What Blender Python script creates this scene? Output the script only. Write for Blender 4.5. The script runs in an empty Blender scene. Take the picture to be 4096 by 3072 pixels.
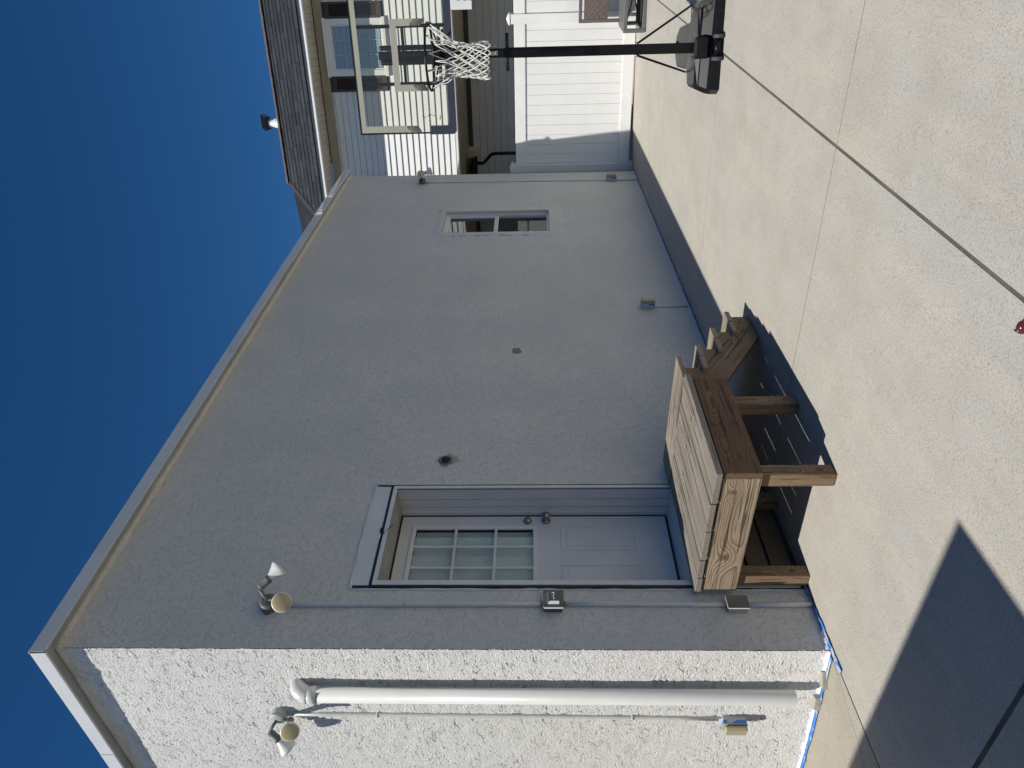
import bpy, math, random
import numpy as np
from mathutils import Vector, Matrix
random.seed(7)
sc = bpy.context.scene
R = math.radians

# ------------------------------------------------------------------ camera, sky, sun, exposure
CAM = Vector((3.799, -2.598, 1.74))
p_, r_, y_ = R(2.05), R(-0.55), R(35.2)
fwd = Vector((-math.sin(y_)*math.cos(p_), math.cos(y_)*math.cos(p_), math.sin(p_)))
rt = Vector((math.cos(y_), math.sin(y_), 0)); up = rt.cross(fwd)
rt2 = rt*math.cos(r_) + up*math.sin(r_); up2 = up*math.cos(r_) - rt*math.sin(r_)
cx, cy, cz = -up2, rt2, -fwd            # the photograph lies on its side: picture right is down in the place
cam_d = bpy.data.cameras.new('camera'); cam = bpy.data.objects.new('camera', cam_d)
sc.collection.objects.link(cam); sc.camera = cam
cam.matrix_world = Matrix(((cx.x, cy.x, cz.x, CAM.x), (cx.y, cy.y, cz.y, CAM.y), (cx.z, cy.z, cz.z, CAM.z), (0, 0, 0, 1)))
cam_d.sensor_fit = 'HORIZONTAL'; cam_d.sensor_width = 36.0; cam_d.lens = 36.0*2840/4096
cam_d.clip_start = 0.05; cam_d.clip_end = 3000

SUN = Vector((-0.102, -0.66, 1.0)).normalized()      # towards the sun
sun_el = math.asin(SUN.z); sun_az = math.atan2(SUN.x, SUN.y)
w = bpy.data.worlds.new('World'); sc.world = w; w.use_nodes = True
nt = w.node_tree; nt.nodes.clear()
sky = nt.nodes.new('ShaderNodeTexSky'); sky.sky_type = 'NISHITA'; sky.sun_disc = False
sky.sun_elevation = sun_el; sky.sun_rotation = sun_az
sky.altitude = 2500; sky.air_density = 1.0; sky.dust_density = 0.0; sky.ozone_density = 5.0
bg = nt.nodes.new('ShaderNodeBackground'); bg.inputs[1].default_value = 0.072
wo = nt.nodes.new('ShaderNodeOutputWorld')
hs = nt.nodes.new('ShaderNodeHueSaturation'); hs.inputs['Saturation'].default_value = 1.24
nt.links.new(sky.outputs[0], hs.inputs['Color']); nt.links.new(hs.outputs[0], bg.inputs[0]); nt.links.new(bg.outputs[0], wo.inputs[0])
sl = bpy.data.lights.new('sun', 'SUN'); sl.energy = 4.6; sl.angle = R(0.55); sl.color = (1.0, 0.96, 0.885)
so = bpy.data.objects.new('sun', sl); sc.collection.objects.link(so)
so.rotation_euler = (-SUN).to_track_quat('-Z', 'Y').to_euler(); so.location = (0, -10, 20)
sc.view_settings.view_transform = 'Standard'; sc.view_settings.look = 'None'
sc.view_settings.exposure = 0.0; sc.view_settings.gamma = 1.0; sc.view_settings.use_curve_mapping = False
sc.cycles.max_bounces = 8; sc.cycles.transparent_max_bounces = 16

# ------------------------------------------------------------------ helpers
class MB:
    def __init__(s): s.v = []; s.f = []; s.mi = []; s.sm = []
    def add(s, vs, fs, smooth=False, mi=0):
        n = len(s.v); s.v += [tuple(v) for v in vs]
        for f in fs: s.f.append(tuple(i+n for i in f)); s.sm.append(smooth); s.mi.append(mi)
        return s
    def box(s, x0, x1, y0, y1, z0, z1, bev=0.0, mi=0):
        if x1 < x0: x0, x1 = x1, x0
        if y1 < y0: y0, y1 = y1, y0
        if z1 < z0: z0, z1 = z1, z0
        b = min(bev, (x1-x0)*.45, (y1-y0)*.45, (z1-z0)*.45)
        if b <= 0:
            vs = [(x, y, z) for z in (z0, z1) for y in (y0, y1) for x in (x0, x1)]
            return s.add(vs, [(0, 2, 3, 1), (4, 5, 7, 6), (0, 1, 5, 4), (2, 6, 7, 3), (0, 4, 6, 2), (1, 3, 7, 5)], False, mi)
        # chamfered box: 24 vertices
        vs = []; X, Y, Z = (x0, x1), (y0, y1), (z0, z1)
        idx = {}
        for i in (0, 1):
            for j in (0, 1):
                for k in (0, 1):
                    sx, sy, sz = (b if i == 0 else -b), (b if j == 0 else -b), (b if k == 0 else -b)
                    idx[i, j, k, 0] = len(vs); vs.append((X[i], Y[j]+sy, Z[k]+sz))
                    idx[i, j, k, 1] = len(vs); vs.append((X[i]+sx, Y[j], Z[k]+sz))
                    idx[i, j, k, 2] = len(vs); vs.append((X[i]+sx, Y[j]+sy, Z[k]))
        fs = []
        def g(i, j, k, a): return idx[i, j, k, a]
        for i in (0, 1): fs.append([g(i, 0, 0, 0), g(i, 1, 0, 0), g(i, 1, 1, 0), g(i, 0, 1, 0)])
        for j in (0, 1): fs.append([g(0, j, 0, 1), g(1, j, 0, 1), g(1, j, 1, 1), g(0, j, 1, 1)])
        for k in (0, 1): fs.append([g(0, 0, k, 2), g(1, 0, k, 2), g(1, 1, k, 2), g(0, 1, k, 2)])
        for i in (0, 1):
            for j in (0, 1): fs.append([g(i, j, 0, 0), g(i, j, 1, 0), g(i, j, 1, 1), g(i, j, 0, 1)])
            for k in (0, 1): fs.append([g(i, 0, k, 0), g(i, 1, k, 0), g(i, 1, k, 2), g(i, 0, k, 2)])
        for j in (0, 1):
            for k in (0, 1): fs.append([g(0, j, k, 1), g(1, j, k, 1), g(1, j, k, 2), g(0, j, k, 2)])
        for c in idx:
            if c[3] == 0: i, j, k, _ = c; fs.append([g(i, j, k, 0), g(i, j, k, 1), g(i, j, k, 2)])
        c = Vector(((x0+x1)/2, (y0+y1)/2, (z0+z1)/2)); out = []
        for f in fs:
            a, b2, d = (Vector(vs[q]) for q in f[:3]); n = (b2-a).cross(d-a); m = sum((Vector(vs[q]) for q in f), Vector())/len(f)
            out.append(tuple(f) if n.dot(m-c) > 0 else tuple(reversed(f)))
        return s.add(vs, out, False, mi)
    def prism(s, poly, axis, a, b, mi=0):
        # poly: 2D points in the plane of the other two axes (in order x,y,z without axis)
        n = len(poly); vs = []
        for t in (a, b):
            for u, v in poly:
                c = {0: (t, u, v), 1: (u, t, v), 2: (u, v, t)}[axis]; vs.append(c)
        fs = [tuple(range(n)), tuple(range(2*n-1, n-1, -1))] + [(i, i+n, (i+1) % n+n, (i+1) % n) for i in range(n)]
        return s.add(vs, fs, False, mi)
    def tube(s, pts, r, seg=8, closed=False, caps=True, mi=0, smooth=True):
        pts = [Vector(p) for p in pts]; n = len(pts); rs = r if isinstance(r, (list, tuple)) else [r]*n
        vs = []; prev = None
        for i, p in enumerate(pts):
            if closed: t = (pts[(i+1) % n]-pts[i-1])
            else: t = pts[min(i+1, n-1)]-pts[max(i-1, 0)]
            t = t.normalized() if t.length > 1e-9 else Vector((0, 0, 1))
            if prev is None:
                a = Vector((0, 0, 1)) if abs(t.z) < .9 else Vector((1, 0, 0)); u = t.cross(a).normalized()
            else:
                u = prev-t*prev.dot(t); u = u.normalized() if u.length > 1e-6 else t.orthogonal().normalized()
            prev = u; v = t.cross(u)
            for k in range(seg):
                an = 2*math.pi*k/seg; vs.append(p+(u*math.cos(an)+v*math.sin(an))*rs[i])
        fs = []
        for i in range(n if closed else n-1):
            j = (i+1) % n
            for k in range(seg): fs.append((i*seg+k, i*seg+(k+1) % seg, j*seg+(k+1) % seg, j*seg+k))
        s.add(vs, fs, smooth, mi)
        if caps and not closed:
            m = len(s.v)-len(vs)
            s.f.append(tuple(m+k for k in reversed(range(seg)))); s.sm.append(False); s.mi.append(mi)
            s.f.append(tuple(m+(n-1)*seg+k for k in range(seg))); s.sm.append(False); s.mi.append(mi)
        return s
    def cyl(s, a, b, r, seg=16, mi=0, r2=None): return s.tube([a, b], [r, r if r2 is None else r2], seg, mi=mi)
    def lathe(s, prof, o, ax, seg=24, mi=0, smooth=True):
        o = Vector(o); ax = Vector(ax).normalized(); u = ax.orthogonal().normalized(); v = ax.cross(u); vs = []
        for r, t in prof:
            for k in range(seg):
                an = 2*math.pi*k/seg; vs.append(o+ax*t+(u*math.cos(an)+v*math.sin(an))*max(r, 1e-5))
        fs = [(i*seg+k, i*seg+(k+1) % seg, (i+1)*seg+(k+1) % seg, (i+1)*seg+k) for i in range(len(prof)-1) for k in range(seg)]
        return s.add(vs, fs, smooth, mi)
OFF = {}
def link(o): sc.collection.objects.link(o)
def mesh_of(name, mb, mats, off=Vector((0, 0, 0))):
    me = bpy.data.meshes.new(name)
    me.from_pydata([(v[0]-off[0], v[1]-off[1], v[2]-off[2]) for v in mb.v], [], mb.f)
    for m in (mats if isinstance(mats, (list, tuple)) else [mats]): me.materials.append(m)
    me.polygons.foreach_set('use_smooth', mb.sm); me.polygons.foreach_set('material_index', mb.mi); me.update()
    return me
def part(name, mb, mat, parent, label=None, kind=None):
    off = OFF[parent.name]; o = bpy.data.objects.new(name, mesh_of(name, mb, mat, off)); link(o); o.parent = parent
    OFF[o.name] = off
    if label: o['label'] = label
    if kind: o['kind'] = kind
    return o
def tagp(o, label=None, cat=None, group=None, kind=None):
    if label: o['label'] = label
    if cat: o['category'] = cat
    if group: o['group'] = group
    if kind: o['kind'] = kind
    return o
def thing(name, label, cat, loc, group=None, rotz=0.0, kind=None):
    o = bpy.data.objects.new(name, None); o.empty_display_size = .1; link(o); o.location = loc; o.rotation_euler = (0, 0, rotz)
    OFF[o.name] = Vector((0, 0, 0)) if rotz else Vector(loc)
    return tagp(o, label, cat, group, kind)
def single(name, mb, mat, label, cat, loc=(0, 0, 0), group=None, kind=None):
    o = bpy.data.objects.new(name, mesh_of(name, mb, mat, Vector(loc))); link(o); o.location = loc; OFF[o.name] = Vector(loc)
    return tagp(o, label, cat, group, kind)
def copy_tree(o, parent=None):
    c = o.copy(); link(c); c.parent = parent; OFF[c.name] = OFF.get(o.name, Vector())
    for ch in list(o.children): copy_tree(ch, c)
    return c

# ------------------------------------------------------------------ materials
def mat(name, col, rough=.6, metal=0.0, spec=.5):
    m = bpy.data.materials.new(name); m.use_nodes = True; b = m.node_tree.nodes['Principled BSDF']
    b.inputs['Base Color'].default_value = (*col, 1); b.inputs['Roughness'].default_value = rough
    b.inputs['Metallic'].default_value = metal; b.inputs['Specular IOR Level'].default_value = spec
    return m
def N(m, t, **k):
    n = m.node_tree.nodes.new(t)
    for a, b in k.items(): setattr(n, a, b)
    return n
def L(m, a, b): m.node_tree.links.new(a, b)
def B(m): return m.node_tree.nodes['Principled BSDF']
def coords(m, scale=(1, 1, 1), kind='Object'):
    t = N(m, 'ShaderNodeTexCoord'); mp = N(m, 'ShaderNodeMapping'); mp.inputs['Scale'].default_value = scale
    L(m, t.outputs[kind], mp.inputs['Vector']); return mp.outputs[0]
def noise(m, vec, scale, detail=2, rough=.5, dist=0.0):
    n = N(m, 'ShaderNodeTexNoise'); n.inputs['Scale'].default_value = scale; n.inputs['Detail'].default_value = detail
    n.inputs['Roughness'].default_value = rough; n.inputs['Distortion'].default_value = dist; L(m, vec, n.inputs['Vector']); return n.outputs['Fac']
def ramp(m, fac, stops, interp='LINEAR'):
    r = N(m, 'ShaderNodeValToRGB'); r.color_ramp.interpolation = interp; e = r.color_ramp.elements
    while len(e) < len(stops): e.new(.5)
    for q, (p, c) in zip(e, stops): q.position = p; q.color = (c, c, c, 1) if isinstance(c, (int, float)) else (*c, 1)
    L(m, fac, r.inputs[0]); return r.outputs[0]
def mth(m, op, a, b=None, c=None):
    n = N(m, 'ShaderNodeMath', operation=op)
    for i, x in enumerate((a, b, c)):
        if x is None: continue
        if isinstance(x, (int, float)): n.inputs[i].default_value = x
        else: L(m, x, n.inputs[i])
    return n.outputs[0]
def mixc(m, fac, a, b, mode='MIX'):
    n = N(m, 'ShaderNodeMix', data_type='RGBA', blend_type=mode)
    for i, x in ((0, fac), (6, a), (7, b)):
        if isinstance(x, (int, float)): n.inputs[i].default_value = x if i == 0 else (x, x, x, 1)
        elif isinstance(x, tuple): n.inputs[i].default_value = (*x, 1)
        else: L(m, x, n.inputs[i])
    return n.outputs[2]
def bump(m, h, strength, dist, nrm=None):
    b = N(m, 'ShaderNodeBump'); b.inputs['Strength'].default_value = strength; b.inputs['Distance'].default_value = dist
    L(m, h, b.inputs['Height'])
    if nrm is not None: L(m, nrm, b.inputs['Normal'])
    return b.outputs[0]
def paint(name, col, rough=.5, dirt=.12, bmp=.15, sc_=40):
    m = mat(name, col, rough); v = coords(m, (1, 1, 1))
    f = ramp(m, noise(m, v, 3.5, 4, .6), [(.35, 0.0), (.75, 1.0)])
    dark = tuple(c*(1-dirt*1.6) for c in col)
    L(m, mixc(m, f, col, dark), B(m).inputs['Base Color'])
    L(m, bump(m, noise(m, v, sc_, 3), bmp, .004), B(m).inputs['Normal'])
    return m

def stucco(name, col, heavy):
    m = mat(name, col, .85, spec=.25); v = coords(m)
    big = noise(m, v, .9, 4, .6); mid = noise(m, v, 5, 5, .65)
    c = mixc(m, ramp(m, big, [(.3, 0.0), (.75, 1.0)]), col, tuple(a*b for a, b in zip(col, (.93, .925, .90))))
    c = mixc(m, ramp(m, mid, [(.5, 0.0), (.8, .35)]), c, tuple(a*.86 for a in col))
    specks = ramp(m, noise(m, v, 42, 3, .6), [(.64, 0.0), (.70, 1.0)])
    zone = ramp(m, noise(m, v, 2.3, 2), [(.46, 0.0), (.62, 1.0)])
    if not heavy:  # stain specks, plus fine mottling with the shade of pits painted in
        c = mixc(m, mth(m, 'MULTIPLY', mth(m, 'MULTIPLY', specks, zone), .75), c, tuple(a*.32 for a in col))
        pit_shade = ramp(m, noise(m, coords(m, (1, 1, .45)), 75, 4, .7), [(.34, 1.0), (.46, 0.0)])
        c = mixc(m, mth(m, 'MULTIPLY', pit_shade, .45), c, tuple(a*.6 for a in col))
        sc3 = ramp(m, noise(m, v, 95, 2, .6), [(.60, 0.0), (.70, 1.0)])
        c = mixc(m, mth(m, 'MULTIPLY', sc3, .30), c, tuple(min(1, a*1.28) for a in col))
        c = mixc(m, ramp(m, noise(m, v, 1.7, 3, .6), [(.40, 0.0), (.66, .6)]), c, tuple(a*b for a, b in zip(col, (.84, .87, .90))))
    L(m, c, B(m).inputs['Base Color'])
    wv = coords(m, (1, 1, .5))
    fine = noise(m, wv, 150, 3, .6)
    if heavy:
        dv = N(m, 'ShaderNodeMapping'); dv.inputs['Rotation'].default_value = (0, R(28), 0); dv.inputs['Scale'].default_value = (.62, 1, 1.45); L(m, v, dv.inputs['Vector'])
        wrp = noise(m, dv.outputs[0], 17, 3, .62, 1.1)
        dens = mth(m, 'MULTIPLY', mth(m, 'SUBTRACT', noise(m, v, 2.2, 2), .5), .10)
        plate = ramp(m, mth(m, 'SUBTRACT', wrp, dens), [(.37, 0.0), (.405, 1.0)])
        w2 = noise(m, dv.outputs[0], 38, 3, .6, .8); plate2 = ramp(m, mth(m, 'SUBTRACT', w2, dens), [(.375, 0.0), (.43, 1.0)])
        combo = mth(m, 'MULTIPLY', plate, mth(m, 'ADD', mth(m, 'MULTIPLY', plate2, .5), .5))
        h = mth(m, 'ADD', mth(m, 'MULTIPLY', combo, .0072), mth(m, 'ADD', mth(m, 'MULTIPLY', noise(m, v, 75, 3, .6), .0100), mth(m, 'MULTIPLY', noise(m, v, 8, 2), .012)))
        h = mth(m, 'SUBTRACT', h, .006)
        d = N(m, 'ShaderNodeDisplacement'); d.inputs['Midlevel'].default_value = 0.0; d.inputs['Scale'].default_value = 1.0
        L(m, h, d.inputs['Height']); L(m, d.outputs[0], m.node_tree.nodes['Material Output'].inputs['Displacement'])
        m.displacement_method = 'BOTH'
        L(m, bump(m, fine, .8, .004), B(m).inputs['Normal'])
    else:
        w2 = noise(m, v, 26, 4, .62, .9); pl = ramp(m, w2, [(.38, 0.0), (.47, 1.0)])
        n1 = bump(m, pl, .55, .007); n2 = bump(m, noise(m, v, 70, 4, .65), .7, .005, n1)
        L(m, bump(m, fine, .6, .004, n2), B(m).inputs['Normal'])
    return m

def wood(name, light, dark, knots=(), grey=0.0, ringw=.0065, cz_=.055):
    m = mat(name, light, .75, spec=.3)
    tc = N(m, 'ShaderNodeTexCoord'); oi = N(m, 'ShaderNodeObjectInfo'); sx = N(m, 'ShaderNodeSeparateXYZ'); L(m, tc.outputs['Object'], sx.inputs[0])
    X, Y, Z = sx.outputs; rnd = oi.outputs['Random']
    cmb = N(m, 'ShaderNodeCombineXYZ'); L(m, mth(m, 'ADD', mth(m, 'MULTIPLY', X, .35), mth(m, 'MULTIPLY', rnd, 31.0)), cmb.inputs[0])
    L(m, mth(m, 'MULTIPLY', Y, 1.0), cmb.inputs[1]); L(m, mth(m, 'MULTIPLY', Z, 1.0), cmb.inputs[2])
    wob = mth(m, 'MULTIPLY', mth(m, 'SUBTRACT', noise(m, cmb.outputs[0], 4, 2), .5), .034)
    wob2 = mth(m, 'MULTIPLY', mth(m, 'SUBTRACT', noise(m, cmb.outputs[0], 26, 2), .5), .006)
    yy = mth(m, 'ADD', mth(m, 'ADD', Y, wob), mth(m, 'MULTIPLY', mth(m, 'SUBTRACT', rnd, .5), .09))
    zz = mth(m, 'ADD', mth(m, 'ADD', Z, cz_), mth(m, 'MULTIPLY', rnd, .05))
    r = mth(m, 'ADD', mth(m, 'SQRT', mth(m, 'ADD', mth(m, 'MULTIPLY', yy, yy), mth(m, 'MULTIPLY', zz, zz))), wob2)
    kd = None
    for kx, ky, kr in knots:
        dx = mth(m, 'MULTIPLY', mth(m, 'SUBTRACT', X, kx), .62); dy = mth(m, 'SUBTRACT', Y, ky)
        d = mth(m, 'SQRT', mth(m, 'ADD', mth(m, 'MULTIPLY', dx, dx), mth(m, 'MULTIPLY', dy, dy)))
        g = mth(m, 'POWER', 2.718, mth(m, 'MULTIPLY', mth(m, 'MULTIPLY', d, d), -1.0/(2*(kr*1.9)**2)))
        r = mth(m, 'ADD', r, mth(m, 'MULTIPLY', g, .030))
        k1 = ramp(m, mth(m, 'DIVIDE', d, kr*2.2), [(.25, 1.0), (.5, 0.0)])
        kd = k1 if kd is None else mth(m, 'MAXIMUM', kd, k1)
    saw = mth(m, 'FRACT', mth(m, 'DIVIDE', r, ringw))
    ring = ramp(m, saw, [(0.0, 0.15), (.55, .45), (.86, 1.0), (.97, 1.0), (1.0, .15)])
    fm = N(m, 'ShaderNodeMapping'); fm.inputs['Scale'].default_value = (4, 130, 130); L(m, tc.outputs['Object'], fm.inputs['Vector'])
    fib = noise(m, fm.outputs[0], 1.6, 3, .6)
    c = mixc(m, mth(m, 'MULTIPLY', ring, .85), light, dark)
    c = mixc(m, ramp(m, fib, [(.35, .0), (.7, .5)]), c, tuple(a*.55 for a in dark))
    blot = ramp(m, noise(m, cmb.outputs[0], 3.2, 3), [(.38, 0.0), (.66, .75)])
    c = mixc(m, blot, c, tuple(a*.8+b*.1 for a, b in zip(dark, light)))
    if grey: c = mixc(m, grey, c, (.36, .335, .30))
    if kd is not None: c = mixc(m, mth(m, 'MULTIPLY', kd, .8), c, (.10, .045, .02))
    # weather checks: fine dark cracks along the grain
    cm = N(m, 'ShaderNodeMapping'); cm.inputs['Scale'].default_value = (1.6, 55, 40); L(m, tc.outputs['Object'], cm.inputs['Vector'])
    cr = ramp(m, noise(m, cm.outputs[0], 1.0, 2, .5, .3), [(.625, 0.0), (.66, 1.0)])
    c = mixc(m, mth(m, 'MULTIPLY', cr, .75), c, (.03, .02, .014))
    sn = N(m, 'ShaderNodeSeparateXYZ'); L(m, tc.outputs['Normal'], sn.inputs[0])
    endg = ramp(m, mth(m, 'ABSOLUTE', sn.outputs[0]), [(.6, 0.0), (.8, 1.0)])
    c = mixc(m, mth(m, 'MULTIPLY', endg, .55), c, tuple(a*.45 for a in light))
    L(m, c, B(m).inputs['Base Color'])
    hh = mth(m, 'SUBTRACT', mth(m, 'ADD', mth(m, 'MULTIPLY', ring, .35), mth(m, 'MULTIPLY', fib, .5)), mth(m, 'MULTIPLY', cr, 1.0))
    L(m, bump(m, hh, .5, .0025), B(m).inputs['Normal'])
    return m

def glass(name, tint=(1, 1, 1), ior=1.5, haze=0.0, hazecol=(.8, .8, .7)):
    m = bpy.data.materials.new(name); m.use_nodes = True; nt = m.node_tree; nt.nodes.clear()
    out = nt.nodes.new('ShaderNodeOutputMaterial'); tr = nt.nodes.new('ShaderNodeBsdfTransparent'); tr.inputs[0].default_value = (*tint, 1)
    gl = nt.nodes.new('ShaderNodeBsdfGlossy'); gl.inputs['Roughness'].default_value = .01
    fr = nt.nodes.new('ShaderNodeFresnel'); fr.inputs[0].default_value = ior
    mx = nt.nodes.new('ShaderNodeMixShader'); base = tr.outputs[0]
    if haze:
        df = nt.nodes.new('ShaderNodeBsdfDiffuse'); df.inputs[0].default_value = (*hazecol, 1)
        m2 = nt.nodes.new('ShaderNodeMixShader'); m2.inputs[0].default_value = haze
        nt.links.new(tr.outputs[0], m2.inputs[1]); nt.links.new(df.outputs[0], m2.inputs[2]); base = m2.outputs[0]
    geo = nt.nodes.new('ShaderNodeNewGeometry'); iv = nt.nodes.new('ShaderNodeMath'); iv.operation = 'SUBTRACT'; iv.inputs[0].default_value = 1.0; nt.links.new(geo.outputs['Backfacing'], iv.inputs[1])
    mu_ = nt.nodes.new('ShaderNodeMath'); mu_.operation = 'MULTIPLY'; nt.links.new(fr.outputs[0], mu_.inputs[0]); nt.links.new(iv.outputs[0], mu_.inputs[1]); nt.links.new(mu_.outputs[0], mx.inputs[0]); nt.links.new(base, mx.inputs[1]); nt.links.new(gl.outputs[0], mx.inputs[2])
    nt.links.new(mx.outputs[0], out.inputs[0]); return m

def concrete(name, col, broom):
    m = mat(name, col, .9, spec=.2); v = coords(m)
    big = noise(m, v, .55, 5, .6); mid = noise(m, v, 3.0, 5, .65)
    c = mixc(m, ramp(m, big, [(.3, 0.0), (.7, 1.0)]), col, tuple(a*b for a, b in zip(col, (.86, .90, .98))))
    c = mixc(m, ramp(m, mid, [(.40, 0.0), (.66, .75)]), c, tuple(a*.82 for a in col))
    sx = coords(m, (1.6, .16, 1)); st = noise(m, sx, 5, 4, .6)
    c = mixc(m, ramp(m, st, [(.45, 0.0), (.7, .35)]), c, tuple(a*b for a, b in zip(col, (1.10, 1.06, .98))))
    fine = noise(m, v, 130, 4, .75)
    c = mixc(m, ramp(m, fine, [(.38, .6), (.50, 0.0)]), c, tuple(a*.38 for a in col))
    c = mixc(m, ramp(m, noise(m, v, 210, 2, .6), [(.60, 0.0), (.72, .35)]), c, tuple(min(1, a*1.35) for a in col))
    pits = N(m, 'ShaderNodeTexVoronoi'); pits.inputs['Scale'].default_value = 9; L(m, v, pits.inputs['Vector'])
    pm = ramp(m, pits.outputs['Distance'], [(.028, 1.0), (.05, 0.0)])
    keep = ramp(m, noise(m, v, 4.1, 1), [(.55, 0.0), (.6, 1.0)])
    c = mixc(m, mth(m, 'MULTIPLY', mth(m, 'MULTIPLY', pm, keep), .75), c, (.06, .05, .045))
    L(m, c, B(m).inputs['Base Color'])
    bv = coords(m, (1, 9, 1)); br = noise(m, bv, 22 if broom else 10, 3, .6)
    n1 = bump(m, br, .22, .003); L(m, bump(m, fine, .55, .0035, n1), B(m).inputs['Normal'])
    return m

M = {}
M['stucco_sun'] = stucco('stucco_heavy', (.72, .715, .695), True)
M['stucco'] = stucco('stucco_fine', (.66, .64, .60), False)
M['stucco_patch'] = stucco('stucco_patch', (.68, .665, .63), False)
M['caulk'] = paint('caulk', (.62, .63, .61), .5, .15, .5, 60)
M['white'] = paint('white_paint', (.70, .70, .68), .45, .08, .1)
M['door'] = paint('door_paint', (.64, .625, .62), .4, .06, .06)
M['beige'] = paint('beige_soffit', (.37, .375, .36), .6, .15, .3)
M['fascia'] = paint('fascia_metal', (.66, .67, .67), .32, .06, .08, 12)
M['pvc'] = paint('pvc_pipe', (.70, .70, .67), .35, .05, .03)
M['conduit'] = paint('painted_conduit', (.62, .63, .61), .45, .1, .3)
M['black'] = mat('black_rubber', (.008, .008, .009), .5)
M['blackmetal'] = mat('black_powder_coat', (.005, .005, .006), .35, spec=.25)
M['grey_metal'] = paint('grey_cast_box', (.17, .17, .155), .5, .3, .3)
M['grey_paint'] = paint('painted_box', (.50, .51, .50), .5, .15, .3)
M['steel'] = mat('steel', (.45, .45, .44), .35, 1.0)
M['nickel'] = mat('satin_nickel', (.30, .31, .30), .32, 1.0)
M['lens'] = mat('bulb_lens', (.50, .42, .24), .25)
M['bulb'] = paint('bulb_white', (.78, .78, .74), .35, .08, .02)
M['cover_plastic'] = mat('aged_clear_cover', (.42, .38, .25), .3)
M['tape'] = mat('painters_tape', (.035, .20, .62), .55)
_m = M['tape']; _v = coords(_m, (1, 1, 1)); _f = ramp(_m, noise(_m, _v, 14, 4, .6), [(.50, 0.0), (.56, 1.0)])
L(_m, mixc(_m, mth(_m, 'MULTIPLY', _f, .75), (.035, .20, .62), (.55, .58, .60)), B(_m).inputs['Base Color'])
L(_m, bump(_m, noise(_m, _v, 30, 3), .5, .006), B(_m).inputs['Normal'])
M['wetpaint'] = paint('fresh_white_paint', (.86, .86, .86), .35, .03, .4)
M['roofdark'] = mat('flat_roof', (.12, .12, .12), .9)
M['vinyl'] = paint('white_vinyl', (.80, .80, .78), .38, .04, .04)
M['siding'] = paint('siding_vinyl', (.74, .75, .75), .45, .05, .08)
M['siding_low'] = paint('siding_grey', (.74, .76, .80), .5, .06, .08)
M['gap_shade'] = mat('siding_gap_shade', (.07, .07, .075), .9)  # dark wall behind the siding paints in the shade of the board gaps
M['groove'] = mat('groove_dark', (.05, .05, .05), .9)
M['frieze'] = paint('frieze_beige', (.36, .33, .25), .6, .1, .1)
M['soffit'] = paint('soffit_cream', (.56, .53, .44), .55, .08, .1)
M['porchceil'] = paint('porch_ceiling', (.42, .37, .28), .7, .2, .1)
M['shutter'] = paint('brown_shutter', (.065, .045, .038), .55, .2, .1)
M['gutterwhite'] = paint('gutter_white', (.82, .83, .83), .35, .04, .03)
M['drip'] = paint('drip_edge', (.34, .38, .39), .4, .1, .05)
M['glass'] = glass('window_glass', (.93, .95, .94), 1.55)
M['glass2'] = glass('coated_glass', (.85, .87, .87), 3.2)
M['boardglass'] = glass('backboard_acrylic', (.935, .935, .875), 1.45, .018, (.62, .60, .48))
M['boardprint'] = paint('board_print', (.36, .35, .285), .4, .05, .02)
M['pad'] = mat('dark_pad', (.028, .034, .050), .45)
M['net'] = paint('net_cord', (.74, .73, .68), .8, .2, .4, 300)
M['tank'] = paint('tank_plastic', (.006, .007, .009), .34, .1, .04, 8)
B(M['tank']).inputs['Specular IOR Level'].default_value = .22
M['wheel'] = paint('wheel_plastic', (.06, .06, .06), .6, .2, .2)
M['curtain'] = paint('curtain_green', (.66, .69, .65), .8, .1, .2)
M['blind'] = mat('blind_slat', (.42, .52, .66), .6)  # blue of the reflected sky put into the slat and muntin colour
M['dark'] = mat('dark_room', (.03, .03, .03), .9)
M['room'] = mat('room_wall', (.20, .20, .21), .9)
M['chairframe'] = paint('chair_frame', (.13, .13, .125), .5, .15, .2)
M['joint_wide'] = paint('joint_wide', (.13, .118, .095), .95, .3, .8, 60)
M['joint'] = paint('joint_filler', (.19, .175, .145), .95, .3, .8, 80)
M['soil'] = paint('soil', (.10, .09, .07), .95, .3, .8)
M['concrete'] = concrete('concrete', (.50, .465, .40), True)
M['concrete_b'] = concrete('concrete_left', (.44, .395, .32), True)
M['step'] = paint('chip_concrete', (.45, .42, .36), .9, .3, .8)
# woven brown sling
m = M['sling'] = mat('woven_sling', (.10, .06, .055), .8); v = coords(m, (1, 1, 1))
ck = N(m, 'ShaderNodeTexChecker'); ck.inputs['Scale'].default_value = 24; L(m, v, ck.inputs['Vector'])
f = ramp(m, noise(m, coords(m, (60, 60, 260)), 1, 2), [(.4, 0.0), (.6, 1.0)])
c = mixc(m, mth(m, 'MULTIPLY', ck.outputs['Fac'], .22), (.085, .048, .046), (.21, .17, .16))
L(m, mixc(m, mth(m, 'MULTIPLY', f, .5), c, (.30, .26, .24)), B(m).inputs['Base Color']); L(m, bump(m, f, .6, .003), B(m).inputs['Normal'])
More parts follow.
